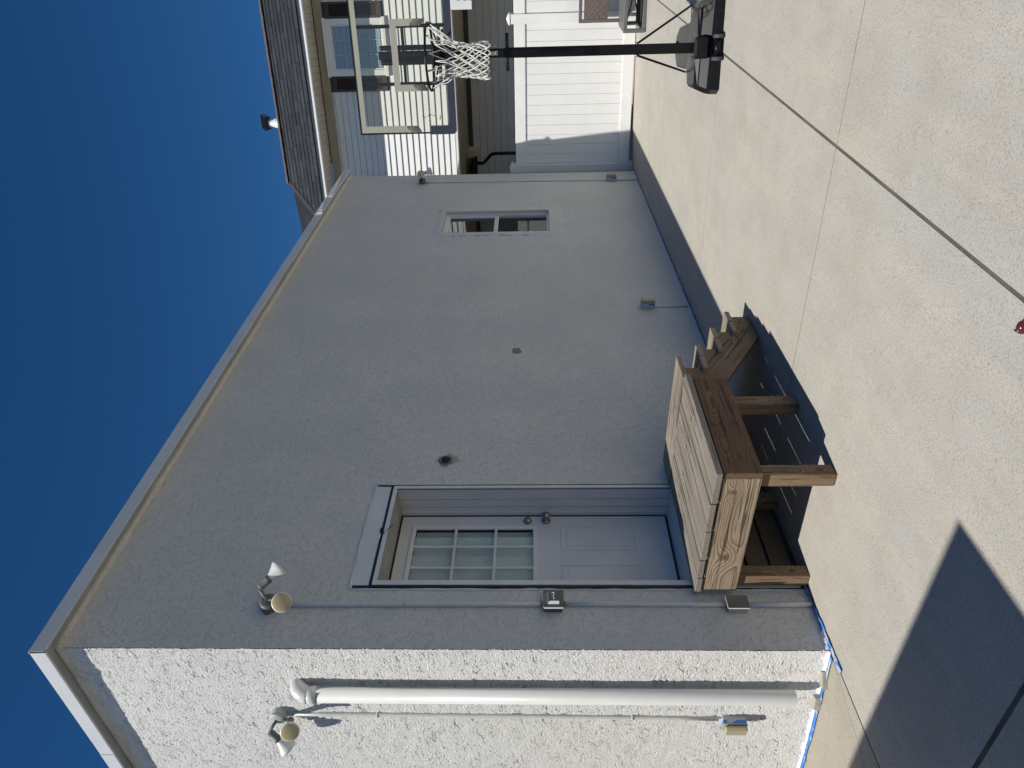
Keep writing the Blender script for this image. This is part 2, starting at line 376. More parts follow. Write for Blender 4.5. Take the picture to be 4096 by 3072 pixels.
# shingles: each shingle its own grey
m = M['shingle'] = mat('asphalt_shingle', (.045, .047, .052), .9, spec=.2); v = coords(m)
oi = N(m, 'ShaderNodeObjectInfo'); g1 = ramp(m, oi.outputs['Random'], [(0.0, (.017, .021, .028)), (.5, (.028, .033, .041)), (1.0, (.044, .048, .055))])
gr = noise(m, v, 160, 3, .8); L(m, mixc(m, ramp(m, gr, [(.4, 0.0), (.65, .5)]), g1, (.06, .063, .07)), B(m).inputs['Base Color'])
L(m, bump(m, gr, .6, .003), B(m).inputs['Normal'])
M['shinglecap'] = paint('ridge_cap', (.20, .165, .150), .9, .2, .5, 60)
W = {}
W['top'] = wood('wood_weathered', (.40, .355, .30), (.13, .10, .07), ((.18, .02, .018),), .20, .0055)
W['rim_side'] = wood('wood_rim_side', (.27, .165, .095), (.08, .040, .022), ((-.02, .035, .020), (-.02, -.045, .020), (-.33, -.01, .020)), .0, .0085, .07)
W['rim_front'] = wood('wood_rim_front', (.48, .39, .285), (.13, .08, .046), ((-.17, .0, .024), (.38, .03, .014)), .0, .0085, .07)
W['post'] = wood('wood_post', (.35, .25, .155), (.12, .07, .038), ((.24, .0, .015),), .0)
W['stringer'] = wood('wood_stringer', (.32, .235, .155), (.12, .075, .045), ((.33, -.03, .025),), .0, .010, .07)
W['under'] = wood('wood_under_shade', (.20, .15, .095), (.09, .06, .035), (), .0)  # darkened to put the deep shade below the deck into the colour
W['tread'] = wood('wood_tread', (.50, .42, .33), (.24, .18, .12), (), .15)

def zg(x, y): return (.035 if x > 0 else .068)*x + .02*y

# ------------------------------------------------------------------ ground
g = MB(); S = 700
g.add([(-S, -S, -.55), (S, -S, -.55), (S, S, -.55), (-S, S, -.55)], [(0, 1, 2, 3)])
single('ground', g, M['soil'], 'bare soil around and under the concrete driveway', None, kind='structure')
yard = MB(); yard.add([(-14, 9.7, .05), (16, 9.7, .05), (16, 30, .05), (-14, 30, .05)], [(0, 1, 2, 3)])
single('yard', yard, M['concrete'], 'ground behind the white fence', None, kind='structure')  # unseen ground, made pale concrete to bounce light onto the lower wall

drive = thing('driveway', 'pale concrete driveway of large slabs in front of the stucco building', None, (0, 0, 0), kind='structure')
def slab(x0, x1, y0, y1, m, lab=None, gx0=.004, gx1=.004, gy0=.004, gy1=.004):
    x0 += gx0; x1 -= gx1; y0 += gy0; y1 -= gy1; t = .10; e = .0008
    nx = 1; b = MB()
    def Z(x, y, d=0): return zg(x if abs(x) > .02 else (.001 if x1 > .1 else -.001), y)-d
    ring = [(x0, y0), (x1, y0), (x1, y1), (x0, y1)]; ins = [(x0+e, y0+e), (x1-e, y0+e), (x1-e, y1-e), (x0+e, y1-e)]
    vs = [(x, y, Z(x, y)) for x, y in ins]+[(x, y, Z(x, y, .0008)) for x, y in ring]+[(x, y, Z(x, y, t)) for x, y in ring]
    fs = [(0, 1, 2, 3)]
    for i in range(4):
        j = (i+1) % 4; fs += [(i+4, j+4, j, i), (i+8, j+8, j+4, i+4)]
    b.add(vs, fs); return part('concrete_slab', b, m, drive, lab)
xs = [0, 2.590, 5.3, 8.0, 10.7]; ys = [-6.1, -3.6, -1.12, 1.31, 3.93, 6.36, 8.94]
for i in range(len(xs)-1):
    for j in range(len(ys)-1):
        slab(xs[i], xs[i+1], ys[j], ys[j+1], M['concrete'], None, .004 if xs[i] != 2.590 else .009, .004 if xs[i+1] != 2.590 else .009,
             .004 if ys[j] != -1.12 else .012, .004 if ys[j+1] != -1.12 else .012)
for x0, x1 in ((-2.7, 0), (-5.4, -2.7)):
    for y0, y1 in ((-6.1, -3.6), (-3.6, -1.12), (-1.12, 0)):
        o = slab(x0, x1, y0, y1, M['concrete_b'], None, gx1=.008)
fl = MB()
wj = MB()
def strip(x0, x1, y0, y1, d): fl.add([(x0, y0, zg(x0, y0)-d), (x1, y0, zg(x1, y0)-d), (x1, y1, zg(x1, y1)-d), (x0, y1, zg(x0, y1)-d)], [(0, 1, 2, 3)])

for yj in ys[1:-1]:
    if yj != -1.12: strip(.001, 10.7, yj-.0065, yj+.0065, .0009)
for xj in xs[2:-1]: strip(xj-.0055, xj+.0055, -6, 9.1, .0009)
strip(-.02, .004, -6, 0, .014)
fl, keep_ = wj, fl
strip(2.578, 2.602, -6, 8.94, .003); strip(.001, 10.7, -1.1325, -1.1075, .005)
fl = keep_
part('joint_filler', wj, M['joint_wide'], drive)
part('joint_filler', fl, M['joint'], drive, 'dark filler in the wide joints between slabs')

ck_ = MB(); pts = [(-.03, -.06), (-.06, -.20), (-.11, -.30), (-.14, -.47), (-.20, -.60), (-.22, -.83), (-.27, -1.02)]
ck_.tube([(x+random.uniform(-.006, .006), y, zg(x, y)-.0008) for x, y in pts], .0022, 5); part('hairline_crack', ck_, M['joint'], drive)
# ------------------------------------------------------------------ the stucco building
bld = thing('stucco_building', 'long white stucco building with a recessed door, one window and a flat metal edged roof', 'building', (0, 0, 0))
def grid_wall(us, vs_, holes, fn):
    b = MB(); idx = {}
    for i, u in enumerate(us):
        for j, v in enumerate(vs_): idx[i, j] = len(b.v); b.v.append(fn(u, v))
    for i in range(len(us)-1):
        for j in range(len(vs_)-1):
            uc, vc = (us[i]+us[i+1])/2, (vs_[j]+vs_[j+1])/2
            if any(h[0] < uc < h[1] and h[2] < vc < h[3] for h in holes): continue
            b.f.append((idx[i, j], idx[i+1, j], idx[i+1, j+1], idx[i, j+1])); b.sm.append(True); b.mi.append(0)
    return b
DOOR = (.445, 1.43, -.4, 3.0); WIN = (6.315, 7.055, 1.56, 3.01)
def lin(a, b, n): return [a+(b-a)*i/n for i in range(n+1)]
us = sorted(set([-.0065]+lin(0, .445, 3)[1:]+[.445, 1.43, 6.315, 7.055, 8.64]+lin(1.43, 6.315, 8)))
vs_ = sorted(set([-.4, 0.0, .7, 1.56, 2.3, 3.0, 3.01, 3.8, 4.74]))
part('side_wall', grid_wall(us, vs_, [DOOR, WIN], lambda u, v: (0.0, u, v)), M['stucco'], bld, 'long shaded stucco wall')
uu = [-7.0, -4.5, -3.0, -1.85]+lin(-1.85, 0.001, 400)[1:]; vv = lin(-.25, 4.74, 1080)
nu, nv = len(uu), len(vv)
U, V = np.meshgrid(np.array(uu), np.array(vv), indexing='ij')
co = np.stack([U, np.zeros_like(U), V], -1).reshape(-1, 3)
ii = np.arange(nu*nv).reshape(nu, nv)
fc = np.stack([ii[:-1, :-1], ii[1:, :-1], ii[1:, 1:], ii[:-1, 1:]], -1).reshape(-1, 4)
me = bpy.data.meshes.new('front_wall'); me.vertices.add(len(co)); me.vertices.foreach_set('co', co.ravel())
me.loops.add(fc.size); me.loops.foreach_set('vertex_index', fc.ravel()); me.polygons.add(len(fc))
me.polygons.foreach_set('loop_start', np.arange(0, fc.size, 4)); me.polygons.foreach_set('use_smooth', np.ones(len(fc), bool))
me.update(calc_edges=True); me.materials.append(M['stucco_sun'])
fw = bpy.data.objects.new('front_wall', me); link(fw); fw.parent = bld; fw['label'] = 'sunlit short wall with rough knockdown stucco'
bk = MB(); bk.box(-7.0, -.002, 8.58, 8.64, -.4, 4.74); bk.box(-7.06, -7.0, 0, 8.64, -.4, 4.74); part('back_wall', bk, M['stucco'], bld)
rf = MB(); rf.box(-7.2, .098, -.098, 8.66, 4.765, 4.80); part('roof', rf, M['roofdark'], bld)
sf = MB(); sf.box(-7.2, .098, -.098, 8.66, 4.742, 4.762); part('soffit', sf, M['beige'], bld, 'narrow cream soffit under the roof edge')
# crown of caulk and trim under the soffit
for k, (a, b_, dz, tw) in enumerate(((-.111, 3.25, 0, .0), (3.245, 5.32, .003, .006), (5.315, 6.77, .0, .002), (6.765, 7.43, .004, .040), (7.425, 8.68, .0, .028))):
    f = MB(); f.add([(.098, a, 4.716+dz), (.111+tw, a, 4.716+dz), (.111, a, 4.812+dz), (.092, a, 4.82+dz),
                     (.098, b_, 4.716+dz), (.111+tw*.1, b_, 4.716+dz), (.111, b_, 4.812+dz), (.092, b_, 4.82+dz)],
                    [(0, 1, 2, 3), (7, 6, 5, 4), (1, 5, 6, 2), (2, 6, 7, 3), (0, 4, 5, 1), (3, 7, 4, 0)])
    part('fascia_piece', f, M['fascia'], bld)
for a, b_, dz in ((.108, -1.09, 0), (-1.085, -4.0, .003), (-3.99, -7.2, 0)):
    f = MB(); f.add([(a, -.098, 4.716+dz), (a, -.111, 4.716+dz), (a, -.111, 4.812+dz), (a, -.092, 4.82+dz),
                     (b_, -.098, 4.716+dz), (b_, -.111, 4.716+dz), (b_, -.111, 4.812+dz), (b_, -.092, 4.82+dz)],
                    [(3, 2, 1, 0), (4, 5, 6, 7), (2, 6, 5, 1), (3, 7, 6, 2), (1, 5, 4, 0), (0, 4, 7, 3)])
    part('fascia_piece', f, M['fascia'], bld)
a = MB(); a.tube([(.002, y, 4.735) for y in lin(-.02, 8.64, 60)], [random.uniform(.024, .032) for _ in range(61)], 8); part('cove', a, M['stucco_patch'], bld)
a = MB(); a.tube([(x, .002, 4.735) for x in lin(.02, -7, 50)], [random.uniform(.022, .032) for _ in range(51)], 8); part('cove', a, M['stucco_patch'], bld)
fp = [(6.735, 0), (6.79, .075), (6.835, .022), (6.88, .040), (6.95, .045), (7.02, .035), (7.07, 0)]
f = MB(); f.add([(.112, y, 4.722) for y, d in fp]+[(.112+d, y+.01, 4.712) for y, d in fp]+[(.114, y, 4.742) for y, d in fp], [(i, i+1, 8+i, 7+i) for i in range(6)]+[(7+i, 8+i, 15+i, 14+i) for i in range(6)])
part('loose_flashing', f, M['fascia'], bld, 'bent flap of flashing at the roof edge')
# --- door recess
rec = MB()
XB = -.29
rec.box(XB, -.012, 1.392, 1.402, .70, 2.83); rec.box(XB, -.100, 1.384, 1.392, .70, 2.83); rec.box(XB, -.175, 1.376, 1.384, .70, 2.83); rec.box(XB, -.225, 1.366, 1.376, .70, 2.83)
part('jamb', rec, M['door'], bld, 'stepped right side jamb of the recessed doorway')
rec = MB(); rec.box(-.1035, -.1003, 1.3835, 1.3919, .72, 2.82); rec.box(-.1785, -.1752, 1.3755, 1.3838, .72, 2.82); part('jamb_groove', rec, M['groove'], bld)
rec = MB(); rec.box(XB, -.012, .486, .496, .70, 2.83); rec.box(XB, -.175, .496, .502, .70, 2.83); part('jamb', rec, M['door'], bld)
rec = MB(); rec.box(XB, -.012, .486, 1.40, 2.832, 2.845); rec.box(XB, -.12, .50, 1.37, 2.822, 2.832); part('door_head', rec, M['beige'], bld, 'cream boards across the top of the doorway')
rec = MB(); rec.prism([(-.29, .70), (-.29, .745), (-.16, .738), (.016, .715), (.016, .70)], 1, .49, 1.392)
part('door_sill', rec, M['door'], bld)
rec = MB(); rec.box(.002, .014, 1.39, 1.416, .70, 2.855, .002); part('trim_strip', rec, M['white'], bld)
rec = MB(); rec.box(.002, .016, .468, .505, .70, 2.855, .002); part('trim_strip', rec, M['white'], bld)
rec = MB(); rec.box(.002, .012, .505, 1.39, 2.828, 2.857, .002); part('trim_strip', rec, M['white'], bld)
rec = MB(); rec.box(.002, .010, .452, .490, .04, .70, .002); part('trim_strip', rec, M['white'], bld, 'white strip carrying on below the doorway to the ground')
rec = MB(); rec.box(-.02, .003, .447, 1.43, 2.877, 2.998, .002); part('header_panel', rec, M['fascia'], bld, 'smooth pale metal panel above the doorway')
def wavy_strip(y0, y1, z0, z1, x, along_z=True, amp=.003, n=26, th=.006):
    b = MB(); vs = []
    for i in range(n+1):
        t = i/n
        if along_z:
            z = z0+(z1-z0)*t; a = y0+random.uniform(-amp, amp); c = y1+random.uniform(-amp*.3, amp*.3)
            vs += [(x, a, z), (x+th, a, z), (x+th, c, z), (x, c, z)]
        else:
            y = y0+(y1-y0)*t; a = z0+random.uniform(-amp, amp); c = z1+random.uniform(-amp*.3, amp*.3)
            vs += [(x, y, a), (x, y, c), (x+th, y, c), (x+th, y, a)]
    fs = []
    for i in range(n):
        q = i*4
        for k in range(4): fs.append((q+k, q+(k+1) % 4, q+4+(k+1) % 4, q+4+k))
    fs += [(3, 2, 1, 0), (n*4, n*4+1, n*4+2, n*4+3)]
    return b.add(vs, fs)
part('black_gap_strip', wavy_strip(1.417, 1.431, .70, 2.985, .001), M['black'], bld)
part('black_gap_strip', wavy_strip(.447, .466, .74, 2.985, .004, amp=.0035), M['black'], bld)
part('black_gap_strip', wavy_strip(.95, 1.416, 2.858, 2.876, .002, False, .001), M['black'], bld)
part('black_gap_strip', wavy_strip(.467, .88, 2.858, 2.877, .002, False, .002), M['black'], bld)
lb = MB(); lb.box(.004, .008, .935, .985, 2.873, 2.886); part('loose_strip_end', lb, M['black'], bld)
lb = MB(); lb.tube([(.006, .90, 2.872), (.03, .905, 2.85), (.06, .925, 2.815), (.075, .95, 2.78)], .0025, 6); part('loose_strip_end', lb, M['black'], bld)
def bead(pts, r, nm='caulk_bead'):
    out = []
    for a, b_ in zip(pts[:-1], pts[1:]):
        a, b_ = Vector(a), Vector(b_); n = max(2, int((b_-a).length/.06))
        for i in range(n): out.append(a+(b_-a)*i/n+Vector((0, random.uniform(-.002, .002), random.uniform(-.002, .002))))
    out.append(Vector(pts[-1])); b = MB(); b.tube(out, [r*random.uniform(.7, 1.3) for _ in out], 6); return b
part('caulk_bead', bead([(.0, .437, .1), (.0, .437, 3.006), (0, 1.438, 3.006), (0, 1.438, .72)], .009), M['caulk'], bld)
# --- door
door = bpy.data.objects.new('door', None); link(door); door.parent = bld; OFF[door.name] = Vector(); door['label'] = 'pale grey door with nine pane window over two raised panels'
d = MB(); Y0, Y1, Z0, Z1 = .504, 1.350, .762, 2.806
fy0, fy1, fz0, fz1 = .612, 1.249, 1.752, 2.717
for a in ((Y0, fy0, Z0, Z1), (fy1, Y1, Z0, Z1), (fy0, fy1, Z0, fz0), (fy0, fy1, fz1, Z1)): d.box(-.30, -.26, a[0], a[1], a[2], a[3])
part('door_slab', d, M['door'], door)
def frame_ring(b, x0, x1, y0, y1, z0, z1, w_, bev=.003):
    b.box(x0, x1, y0, y0+w_, z0, z1, bev); b.box(x0, x1, y1-w_, y1, z0, z1, bev); b.box(x0, x1, y0+w_, y1-w_, z0, z0+w_, bev); b.box(x0, x1, y0+w_, y1-w_, z1-w_, z1, bev)
fr = MB(); frame_ring(fr, -.272, -.246, fy0, fy1, fz0, fz1, .034, .006); part('lite_frame', fr, M['white'], door)
for z in (2.068, 2.374): mu = MB(); mu.box(-.27, -.252, fy0+.034, fy1-.034, z-.010, z+.010, .003); part('muntin', mu, M['white'], door)
for y in (.838, 1.038): mu = MB(); mu.box(-.2705, -.2515, y-.010, y+.010, fz0+.034, fz1-.034, .003); part('muntin', mu, M['white'], door)
ysp, zsp = [fy0+.034, .838, 1.038, fy1-.034], [fz0+.034, 2.068, 2.374, fz1-.034]
for i in range(3):
    for j in range(3):
        q = MB(); a = .0095
        q.box(-.266, -.262, ysp[i]+(a if i else 0), ysp[i+1]-(a if i < 2 else 0), zsp[j]+(a if j else 0), zsp[j+1]-(a if j < 2 else 0)); part('pane', q, M['glass'], door)
for ya, yb in ((.622, .868), (1.004, 1.247)):
    q = MB(); frame_ring(q, -.262, -.2555, ya, yb, 1.011, 1.577, .012, .003); q.box(-.262, -.2565, ya+.045, yb-.045, 1.056, 1.532, .005); part('raised_panel', q, M['door'], door)
cu = MB(); n = 40
vs = []
for i in range(n+1):
    y = .60+(1.232-.60)*i/n; x = -.306+.010*math.sin(i*1.1)+.006*math.sin(i*.43)
    vs += [(x, y, 1.76), (x-.004, y+.006*math.sin(i), 2.70-.012*i/n)]
cu.add(vs, [(2*i, 2*i+2, 2*i+3, 2*i+1) for i in range(n)], True); part('curtain', cu, M['curtain'], door)
kb = MB(); kb.lathe([(.001, 0), (.032, 0), (.034, .006), (.018, .012), (.013, .03), (.013, .04), (.026, .048), (.031, .062), (.028, .075), (.015, .081), (.0005, .082)], (-.259, 1.302, 1.683), (1, 0, 0)); part('door_knob', kb, M['nickel'], door)
kb = MB(); kb.lathe([(.001, 0), (.031, 0), (.033, .008), (.027, .02), (.022, .028), (.0005, .030)], (-.259, 1.298, 1.826), (1, 0, 0)); part('deadbolt', kb, M['nickel'], door)
q = MB(); q.box(-.29, -.2605, 1.3505, 1.3655, .75, 2.8215); q.box(-.29, -.2605, .5025, 1.350, 2.8065, 2.8215); q.box(-.29, -.2585, .5025, 1.350, .746, .7615); part('weatherstrip', q, M['black'], door)
q = MB(); q.box(-1.9, -1.88, .1, 1.8, .0, 3.0); q.box(-1.88, -.31, .1, .12, 0, 3); q.box(-1.88, -.31, 1.78, 1.8, 0, 3); q.box(-1.88, -.31, .12, 1.78, 2.98, 3.0); q.box(-1.88, -.31, .12, 1.78, 0, .02)
part('entry_interior', q, M['dark'], bld)
q = MB(); q.box(-.012, 0.0, .447, 1.43, -.3, .699); part('sheathing', q, M['dark'], bld)
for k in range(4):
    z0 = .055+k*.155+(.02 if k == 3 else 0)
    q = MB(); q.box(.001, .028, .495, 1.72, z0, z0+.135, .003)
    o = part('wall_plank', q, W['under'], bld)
# --- window
win = bpy.data.objects.new('window', None); link(win); win.parent = bld; OFF[win.name] = Vector(); win['label'] = 'narrow window with a white metal frame set into the wall'
y0, y1, z0, z1 = WIN
q = MB(); q.box(-.10, 0, y1, y1+.012, z0-.01, z1+.01); q.box(-.10, 0, y0-.012, y0, z0-.01, z1+.01); q.box(-.10, 0, y0, y1, z1, z1+.012); q.box(-.10, 0, y0, y1, z0-.012, z0); part('reveal', q, M['stucco'], win)
q = MB(); frame_ring(q, -.10, -.045, y0+.002, y1-.002, z0+.002, z1-.002, .028, .003); part('frame', q, M['white'], win)
q = MB(); frame_ring(q, -.088, -.062, y0+.031, y1-.031, 2.285, z1-.031, .034, .004); part('sash', q, M['white'], win)
q = MB(); q.box(-.083, -.058, y0+.031, y1-.031, 2.262, 2.284, .003); part('meeting_rail', q, M['white'], win)
q = MB(); q.box(-.077, -.073, y0+.066, y1-.066, 2.320, z1-.066); part('pane', q, M['glass2'], win)
q = MB(); q.box(-.080, -.076, y0+.031, y1-.031, z0+.031, 2.261); part('pane', q, M['glass'], win)
q = MB(); q.box(-1.6, -1.58, 5.6, 7.9, .9, 3.3); q.box(-1.58, -.11, 5.6, 5.62, .9, 3.3); q.box(-1.58, -.11, 7.88, 7.9, .9, 3.3); q.box(-1.58, -.11, 5.62, 7.88, 3.28, 3.3); q.box(-1.58, -.11, 5.62, 7.88, .9, .92)
part('room_interior', q, M['room'], bld)
for a, b_ in ((6.72, 7.12), (7.16, 7.6)):
    q = MB(); q.box(-.75, -.74, a, b_, 1.2, 1.93); part('cupboard_front', q, M['white'], bld)
# rough plaster band round the window
def ragged_ring(y0, y1, z0, z1, oy0, oy1, oz0, oz1, x):
    b = MB(); n = 44; inner = []; outer = []
    for k in range(n):
        t = k/n*4; s_ = int(t); f = t-s_
        P_ = [((y0, z0), (y1, z0)), ((y1, z0), (y1, z1)), ((y1, z1), (y0, z1)), ((y0, z1), (y0, z0))][s_]
        Q_ = [((oy0, oz0), (oy1, oz0)), ((oy1, oz0), (oy1, oz1)), ((oy1, oz1), (oy0, oz1)), ((oy0, oz1), (oy0, oz0))][s_]
        inner.append((P_[0][0]*(1-f)+P_[1][0]*f, P_[0][1]*(1-f)+P_[1][1]*f)); outer.append((Q_[0][0]*(1-f)+Q_[1][0]*f+random.uniform(-.035, .03), Q_[0][1]*(1-f)+Q_[1][1]*f+random.uniform(-.04, .04)))
    vs = [(x+.003, a, c) for a, c in inner]+[(x+.003+random.uniform(0, .003), a, c) for a, c in [((i[0]*.15+o[0]*.85), (i[1]*.15+o[1]*.85)) for i, o in zip(inner, outer)]]+[(x-.002, a, c) for a, c in outer]
    fs = [(r*n+k, r*n+(k+1) % n, (r+1)*n+(k+1) % n, (r+1)*n+k) for r in (0, 1) for k in range(n)]
    return b.add(vs, fs, True)
part('plaster_patch', ragged_ring(y0, y1, z0, z1, 6.20, 7.20, 1.33, 3.13, 0.0), M['stucco_patch'], bld, 'rough band of newer plaster round the window')
bd = MB()
for k in range(12):
    z = 1.62+k*.105+random.uniform(-.01, .01)
    if k in (6,): continue
    bd.tube([(.001, 6.200+random.uniform(-.012, .012), z), (.001, 6.195+random.uniform(-.012, .012), z+.09)], .0032, 4)
part('hairline_crack', bd, M['groove'], bld, kind='stuff')

# ------------------------------------------------------------------ fixtures on the walls
def bulb_unit(T, base, lens_c, axis, rad=.061):
    axis = Vector(axis).normalized(); c = Vector(lens_c)
    n0 = c-axis*.10; h0 = n0-axis*.075
    a = MB(); a.tube([base, (Vector(base)+h0)/2+Vector((0, 0, .004)), h0], .011, 8); part('arm', a, M['grey_metal'], T)
    a = MB(); a.lathe([(.001, 0), (.019, 0), (.024, .01), (.024, .06), (.027, .062), (.027, .082), (.022, .086)], h0, axis); part('lampholder', a, M['grey_metal'], T)
    a = MB(); a.lathe([(.016, 0), (.020, .012), (.030, .04), (.046, .072), (rad-.002, .090), (rad, .100), (rad, .106), (rad-.004, .109)], n0-axis*.008, axis, 32)
    bo = part('bulb', a, M['bulb'], T)
    a = MB(); a.lathe([(rad-.004, .0), (rad-.008, .003), (.03, .006), (.012, .0075), (.0005, .008)], c+axis*.001, axis, 32); part('lens', a, M['lens'], bo)
def flood(label, wall_c, nrm, lensA, axA, lensB, axB):
    nrm = Vector(nrm); c = Vector(wall_c); T = thing('floodlight', label, 'floodlight', tuple(c), 'twin floodlights on the stucco walls')
    a = MB(); a.lathe([(.054, -.004), (.054, .048), (.050, .054), (.001, .054)], c, nrm, 28); part('box', a, M['grey_paint'] if nrm.y else M['grey_metal'], T)
    a = MB(); a.lathe([(.054, 0), (.057, .001), (.057, .006), (.040, .016), (.001, .018)], c+nrm*.0545, nrm, 28); part('cover', a, M['grey_metal'] if not nrm.y else M['grey_paint'], T)
    side = nrm.cross(Vector((0, 0, 1)))
    a = MB(); a.lathe([(.001, .0), (.013, 0), (.016, .006), (.016, .018), (.010, .019), (.008, .010)], c+nrm*.022+side*.050, side, 14); part('knockout_hub', a, M['grey_metal'], T)
    for l_, ax in ((lensA, axA), (lensB, axB)): bulb_unit(T, c+nrm*.066, l_, ax)
    return T
flood('grey floodlight near the building corner beside the door, on the shaded wall', (0, .30, 3.49), (1, 0, 0), (.205, .176, 3.335), (.62, -.62, -.25), (.18, .470, 3.435), (.25, .75, -.62))
flood('floodlight on the sunlit wall beside the white drain pipe', (-.70, 0, 3.49), (0, -1, 0), (-.60, -.205, 3.345), (.55, -.80, -.32), (-.865, -.175, 3.415), (-.66, -.30, -.70))
flood('small distant floodlight high on the far end of the shaded wall', (0, 8.27, 3.51), (1, 0, 0), (.205, 8.11, 3.49), (.80, -.70, -.10), (.20, 8.24, 3.35), (.15, .35, -.9))

def conduit(pts, r, label, clamps, loc, axis, group='painted conduits on the walls'):
    T = thing('conduit', label, 'conduit', loc, group); n = []
    for a, b_ in zip(pts[:-1], pts[1:]):
        a, b_ = Vector(a), Vector(b_); k = max(2, int((b_-a).length/.25))
        for i in range(k): n.append(a+(b_-a)*i/k+Vector((random.uniform(-.002, .002) if axis == 1 else 0, random.uniform(-.002, .002) if axis == 0 else 0, 0)))
    n.append(Vector(pts[-1])); a = MB(); a.tube(n, r, 12); part('pipe', a, M['conduit'], T)
    for c in clamps:
        c = Vector(c); a = MB()
        if axis == 0: a.tube([c+Vector((-.004, -.032, 0)), c+Vector((.0, -.022, 0)), c+Vector((r*1.7, -.012, 0)), c+Vector((r*2.2, 0, 0)), c+Vector((r*1.7, .012, 0)), c+Vector((0, .022, 0)), c+Vector((-.004, .032, 0))], .0045, 6)
        else: a.tube([c+Vector((-.032, .004, 0)), c+Vector((-.022, 0, 0)), c+Vector((-.012, -r*1.7, 0)), c+Vector((0, -r*2.2, 0)), c+Vector((.012, -r*1.7, 0)), c+Vector((.022, 0, 0)), c+Vector((.032, .004, 0))], .0045, 6)
        part('clamp', a, M['conduit'], T)
    return T
conduit([(.014, .305, 3.44), (.014, .312, 2.6), (.012, .314, 1.72)], .0155, 'white painted conduit dropping from the corner floodlight to the switch box', [(.003, .312, 2.6)], (0, .31, 1.7), 0)
conduit([(.012, .314, 1.585), (.013, .312, .56)], .0155, 'white painted conduit between the switch box and the lower grey box', [], (0, .31, .5), 0)
conduit([(.012, .312, .42), (.013, .314, .0)], .0155, 'short painted conduit from the lower grey box into the concrete', [], (0, .31, 0), 0)
conduit([(-.712, -.016, 3.44), (-.716, -.015, 2.4), (-.735, -.016, .57)], .0155, 'white conduit on the sunlit wall running down to the outlet box', [(-.716, -.004, 2.83), (-.728, -.004, 1.136)], (-.72, 0, .55), 1)
conduit([(.010, 8.262, 3.46), (.010, 8.25, 2.0), (.010, 8.215, .64)], .009, 'thin conduit down the far end of the shaded wall', [(.003, 8.255, 2.75), (.003, 8.235, 1.43)], (0, 8.25, .6), 0)
conduit([(.010, 8.215, .50), (.010, 8.215, .17)], .009, 'short conduit under the farthest outlet', [], (0, 8.215, .17), 0)
conduit([(.006, 4.20, .47), (.006, 4.205, .09)], .008, 'faint painted conduit under the middle outlet', [], (0, 4.2, .09), 0)

# switch box
T = thing('switch_box', 'weathered grey switch box with a raised cover and worn edges beside the door', 'switch box', (0, .31, 1.65))
a = MB(); a.box(.001, .052, .258, .380, 1.592, 1.710, .006); part('box', a, M['grey_metal'], T)
a = MB(); a.box(.053, .066, .252, .386, 1.586, 1.716, .004); part('gasket_plate', a, M['grey_metal'], T)
a = MB(); a.box(.0525, .064, .2495, .2515, 1.590, 1.712); a.box(.053, .066, .255, .384, 1.7165, 1.7185); part('paint_edge', a, M['white'], T)
a = MB(); a.prism([(.0665, .272), (.0665, .356), (.088, .348), (.088, .282)], 2, 1.617, 1.683); part('raised_cover', a, M['grey_metal'], T)
a = MB(); a.add([(.067, .2715, 1.616), (.067, .2715, 1.684), (.0885, .2815, 1.684), (.0885, .2815, 1.616)], [(0, 1, 2, 3)]); a.box(.067, .0885, .274, .354, 1.6845, 1.6875); part('paint_edge', a, M['white'], T)
a = MB(); a.tube([(.094, .292, 1.648), (.097, .30, 1.650), (.096, .318, 1.652), (.094, .336, 1.645), (.090, .347, 1.661)], [.005, .002, .003, .0045, .003], 6); part('lever', a, M['white'], T)
a = MB()
for y, z in ((.266, 1.70), (.372, 1.70), (.266, 1.60), (.372, 1.60)): a.cyl((.066, y, z), (.0675, y, z), .004, 8)
part('screw', a, M['black'], T, kind='stuff')
a = MB(); a.cyl((.014, .314, 1.710), (.014, .314, 1.728), .018, 14); a.cyl((.014, .314, 1.574), (.014, .314, 1.592), .018, 14); part('hub', a, M['grey_metal'], T, kind='stuff')
# lower junction box
T = thing('junction_box', 'small square metal box with a flat blank cover low on the wall by the corner', 'electrical box', (0, .31, .49))
a = MB(); a.box(.001, .050, .260, .345, .430, .552, .003); part('box', a, M['grey_paint'], T)
a = MB(); a.box(.0505, .058, .254, .351, .424, .558, .002); part('cover', a, M['grey_metal'], T)
a = MB(); a.box(.051, .0585, .2505, .2535, .426, .556); a.box(.051, .0585, .254, .351, .5585, .5605); part('paint_edge', a, M['white'], T)
a = MB(); a.cyl((.058, .33, .535), (.0595, .33, .535), .003, 8); a.cyl((.058, .275, .447), (.0595, .275, .447), .003, 8); part('screw', a, M['steel'], T, kind='stuff')
# outlets with bubble covers
def outlet(label, c, nrm, s=1.0, vert=.13, tape=True):
    c = Vector(c); T = thing('outlet_box', label, 'outlet', tuple(c), 'weatherproof outlet boxes on the walls'); h = vert/2
    def bx(u0, u1, n0, n1, z0, z1, bv):
        b = MB()
        if abs(nrm[0]): b.box(c.x+n0, c.x+n1, c.y+u0, c.y+u1, c.z+z0, c.z+z1, bv)
        else: b.box(c.x+u0, c.x+u1, c.y-n1, c.y-n0, c.z+z0, c.z+z1, bv)
        return b
    part('box', bx(-.036*s, .036*s, .001, .05, -h, h, .004), M['grey_paint'], T)
    if tape: part('tape_wrap', bx(-.038*s, .038*s, .042, .066, -h*1.02, h*1.02, .003), M['tape'], T, 'scrap of blue tape left round the box')
    part('backplate', bx(-.041*s, .041*s, .0665, .076, -h*1.06, h*1.06, .003), M['cover_plastic'], T)
    part('bubble_cover', bx(-.038*s, .038*s, .0765, .112, -h, h, .012), M['cover_plastic'], T)
    return T
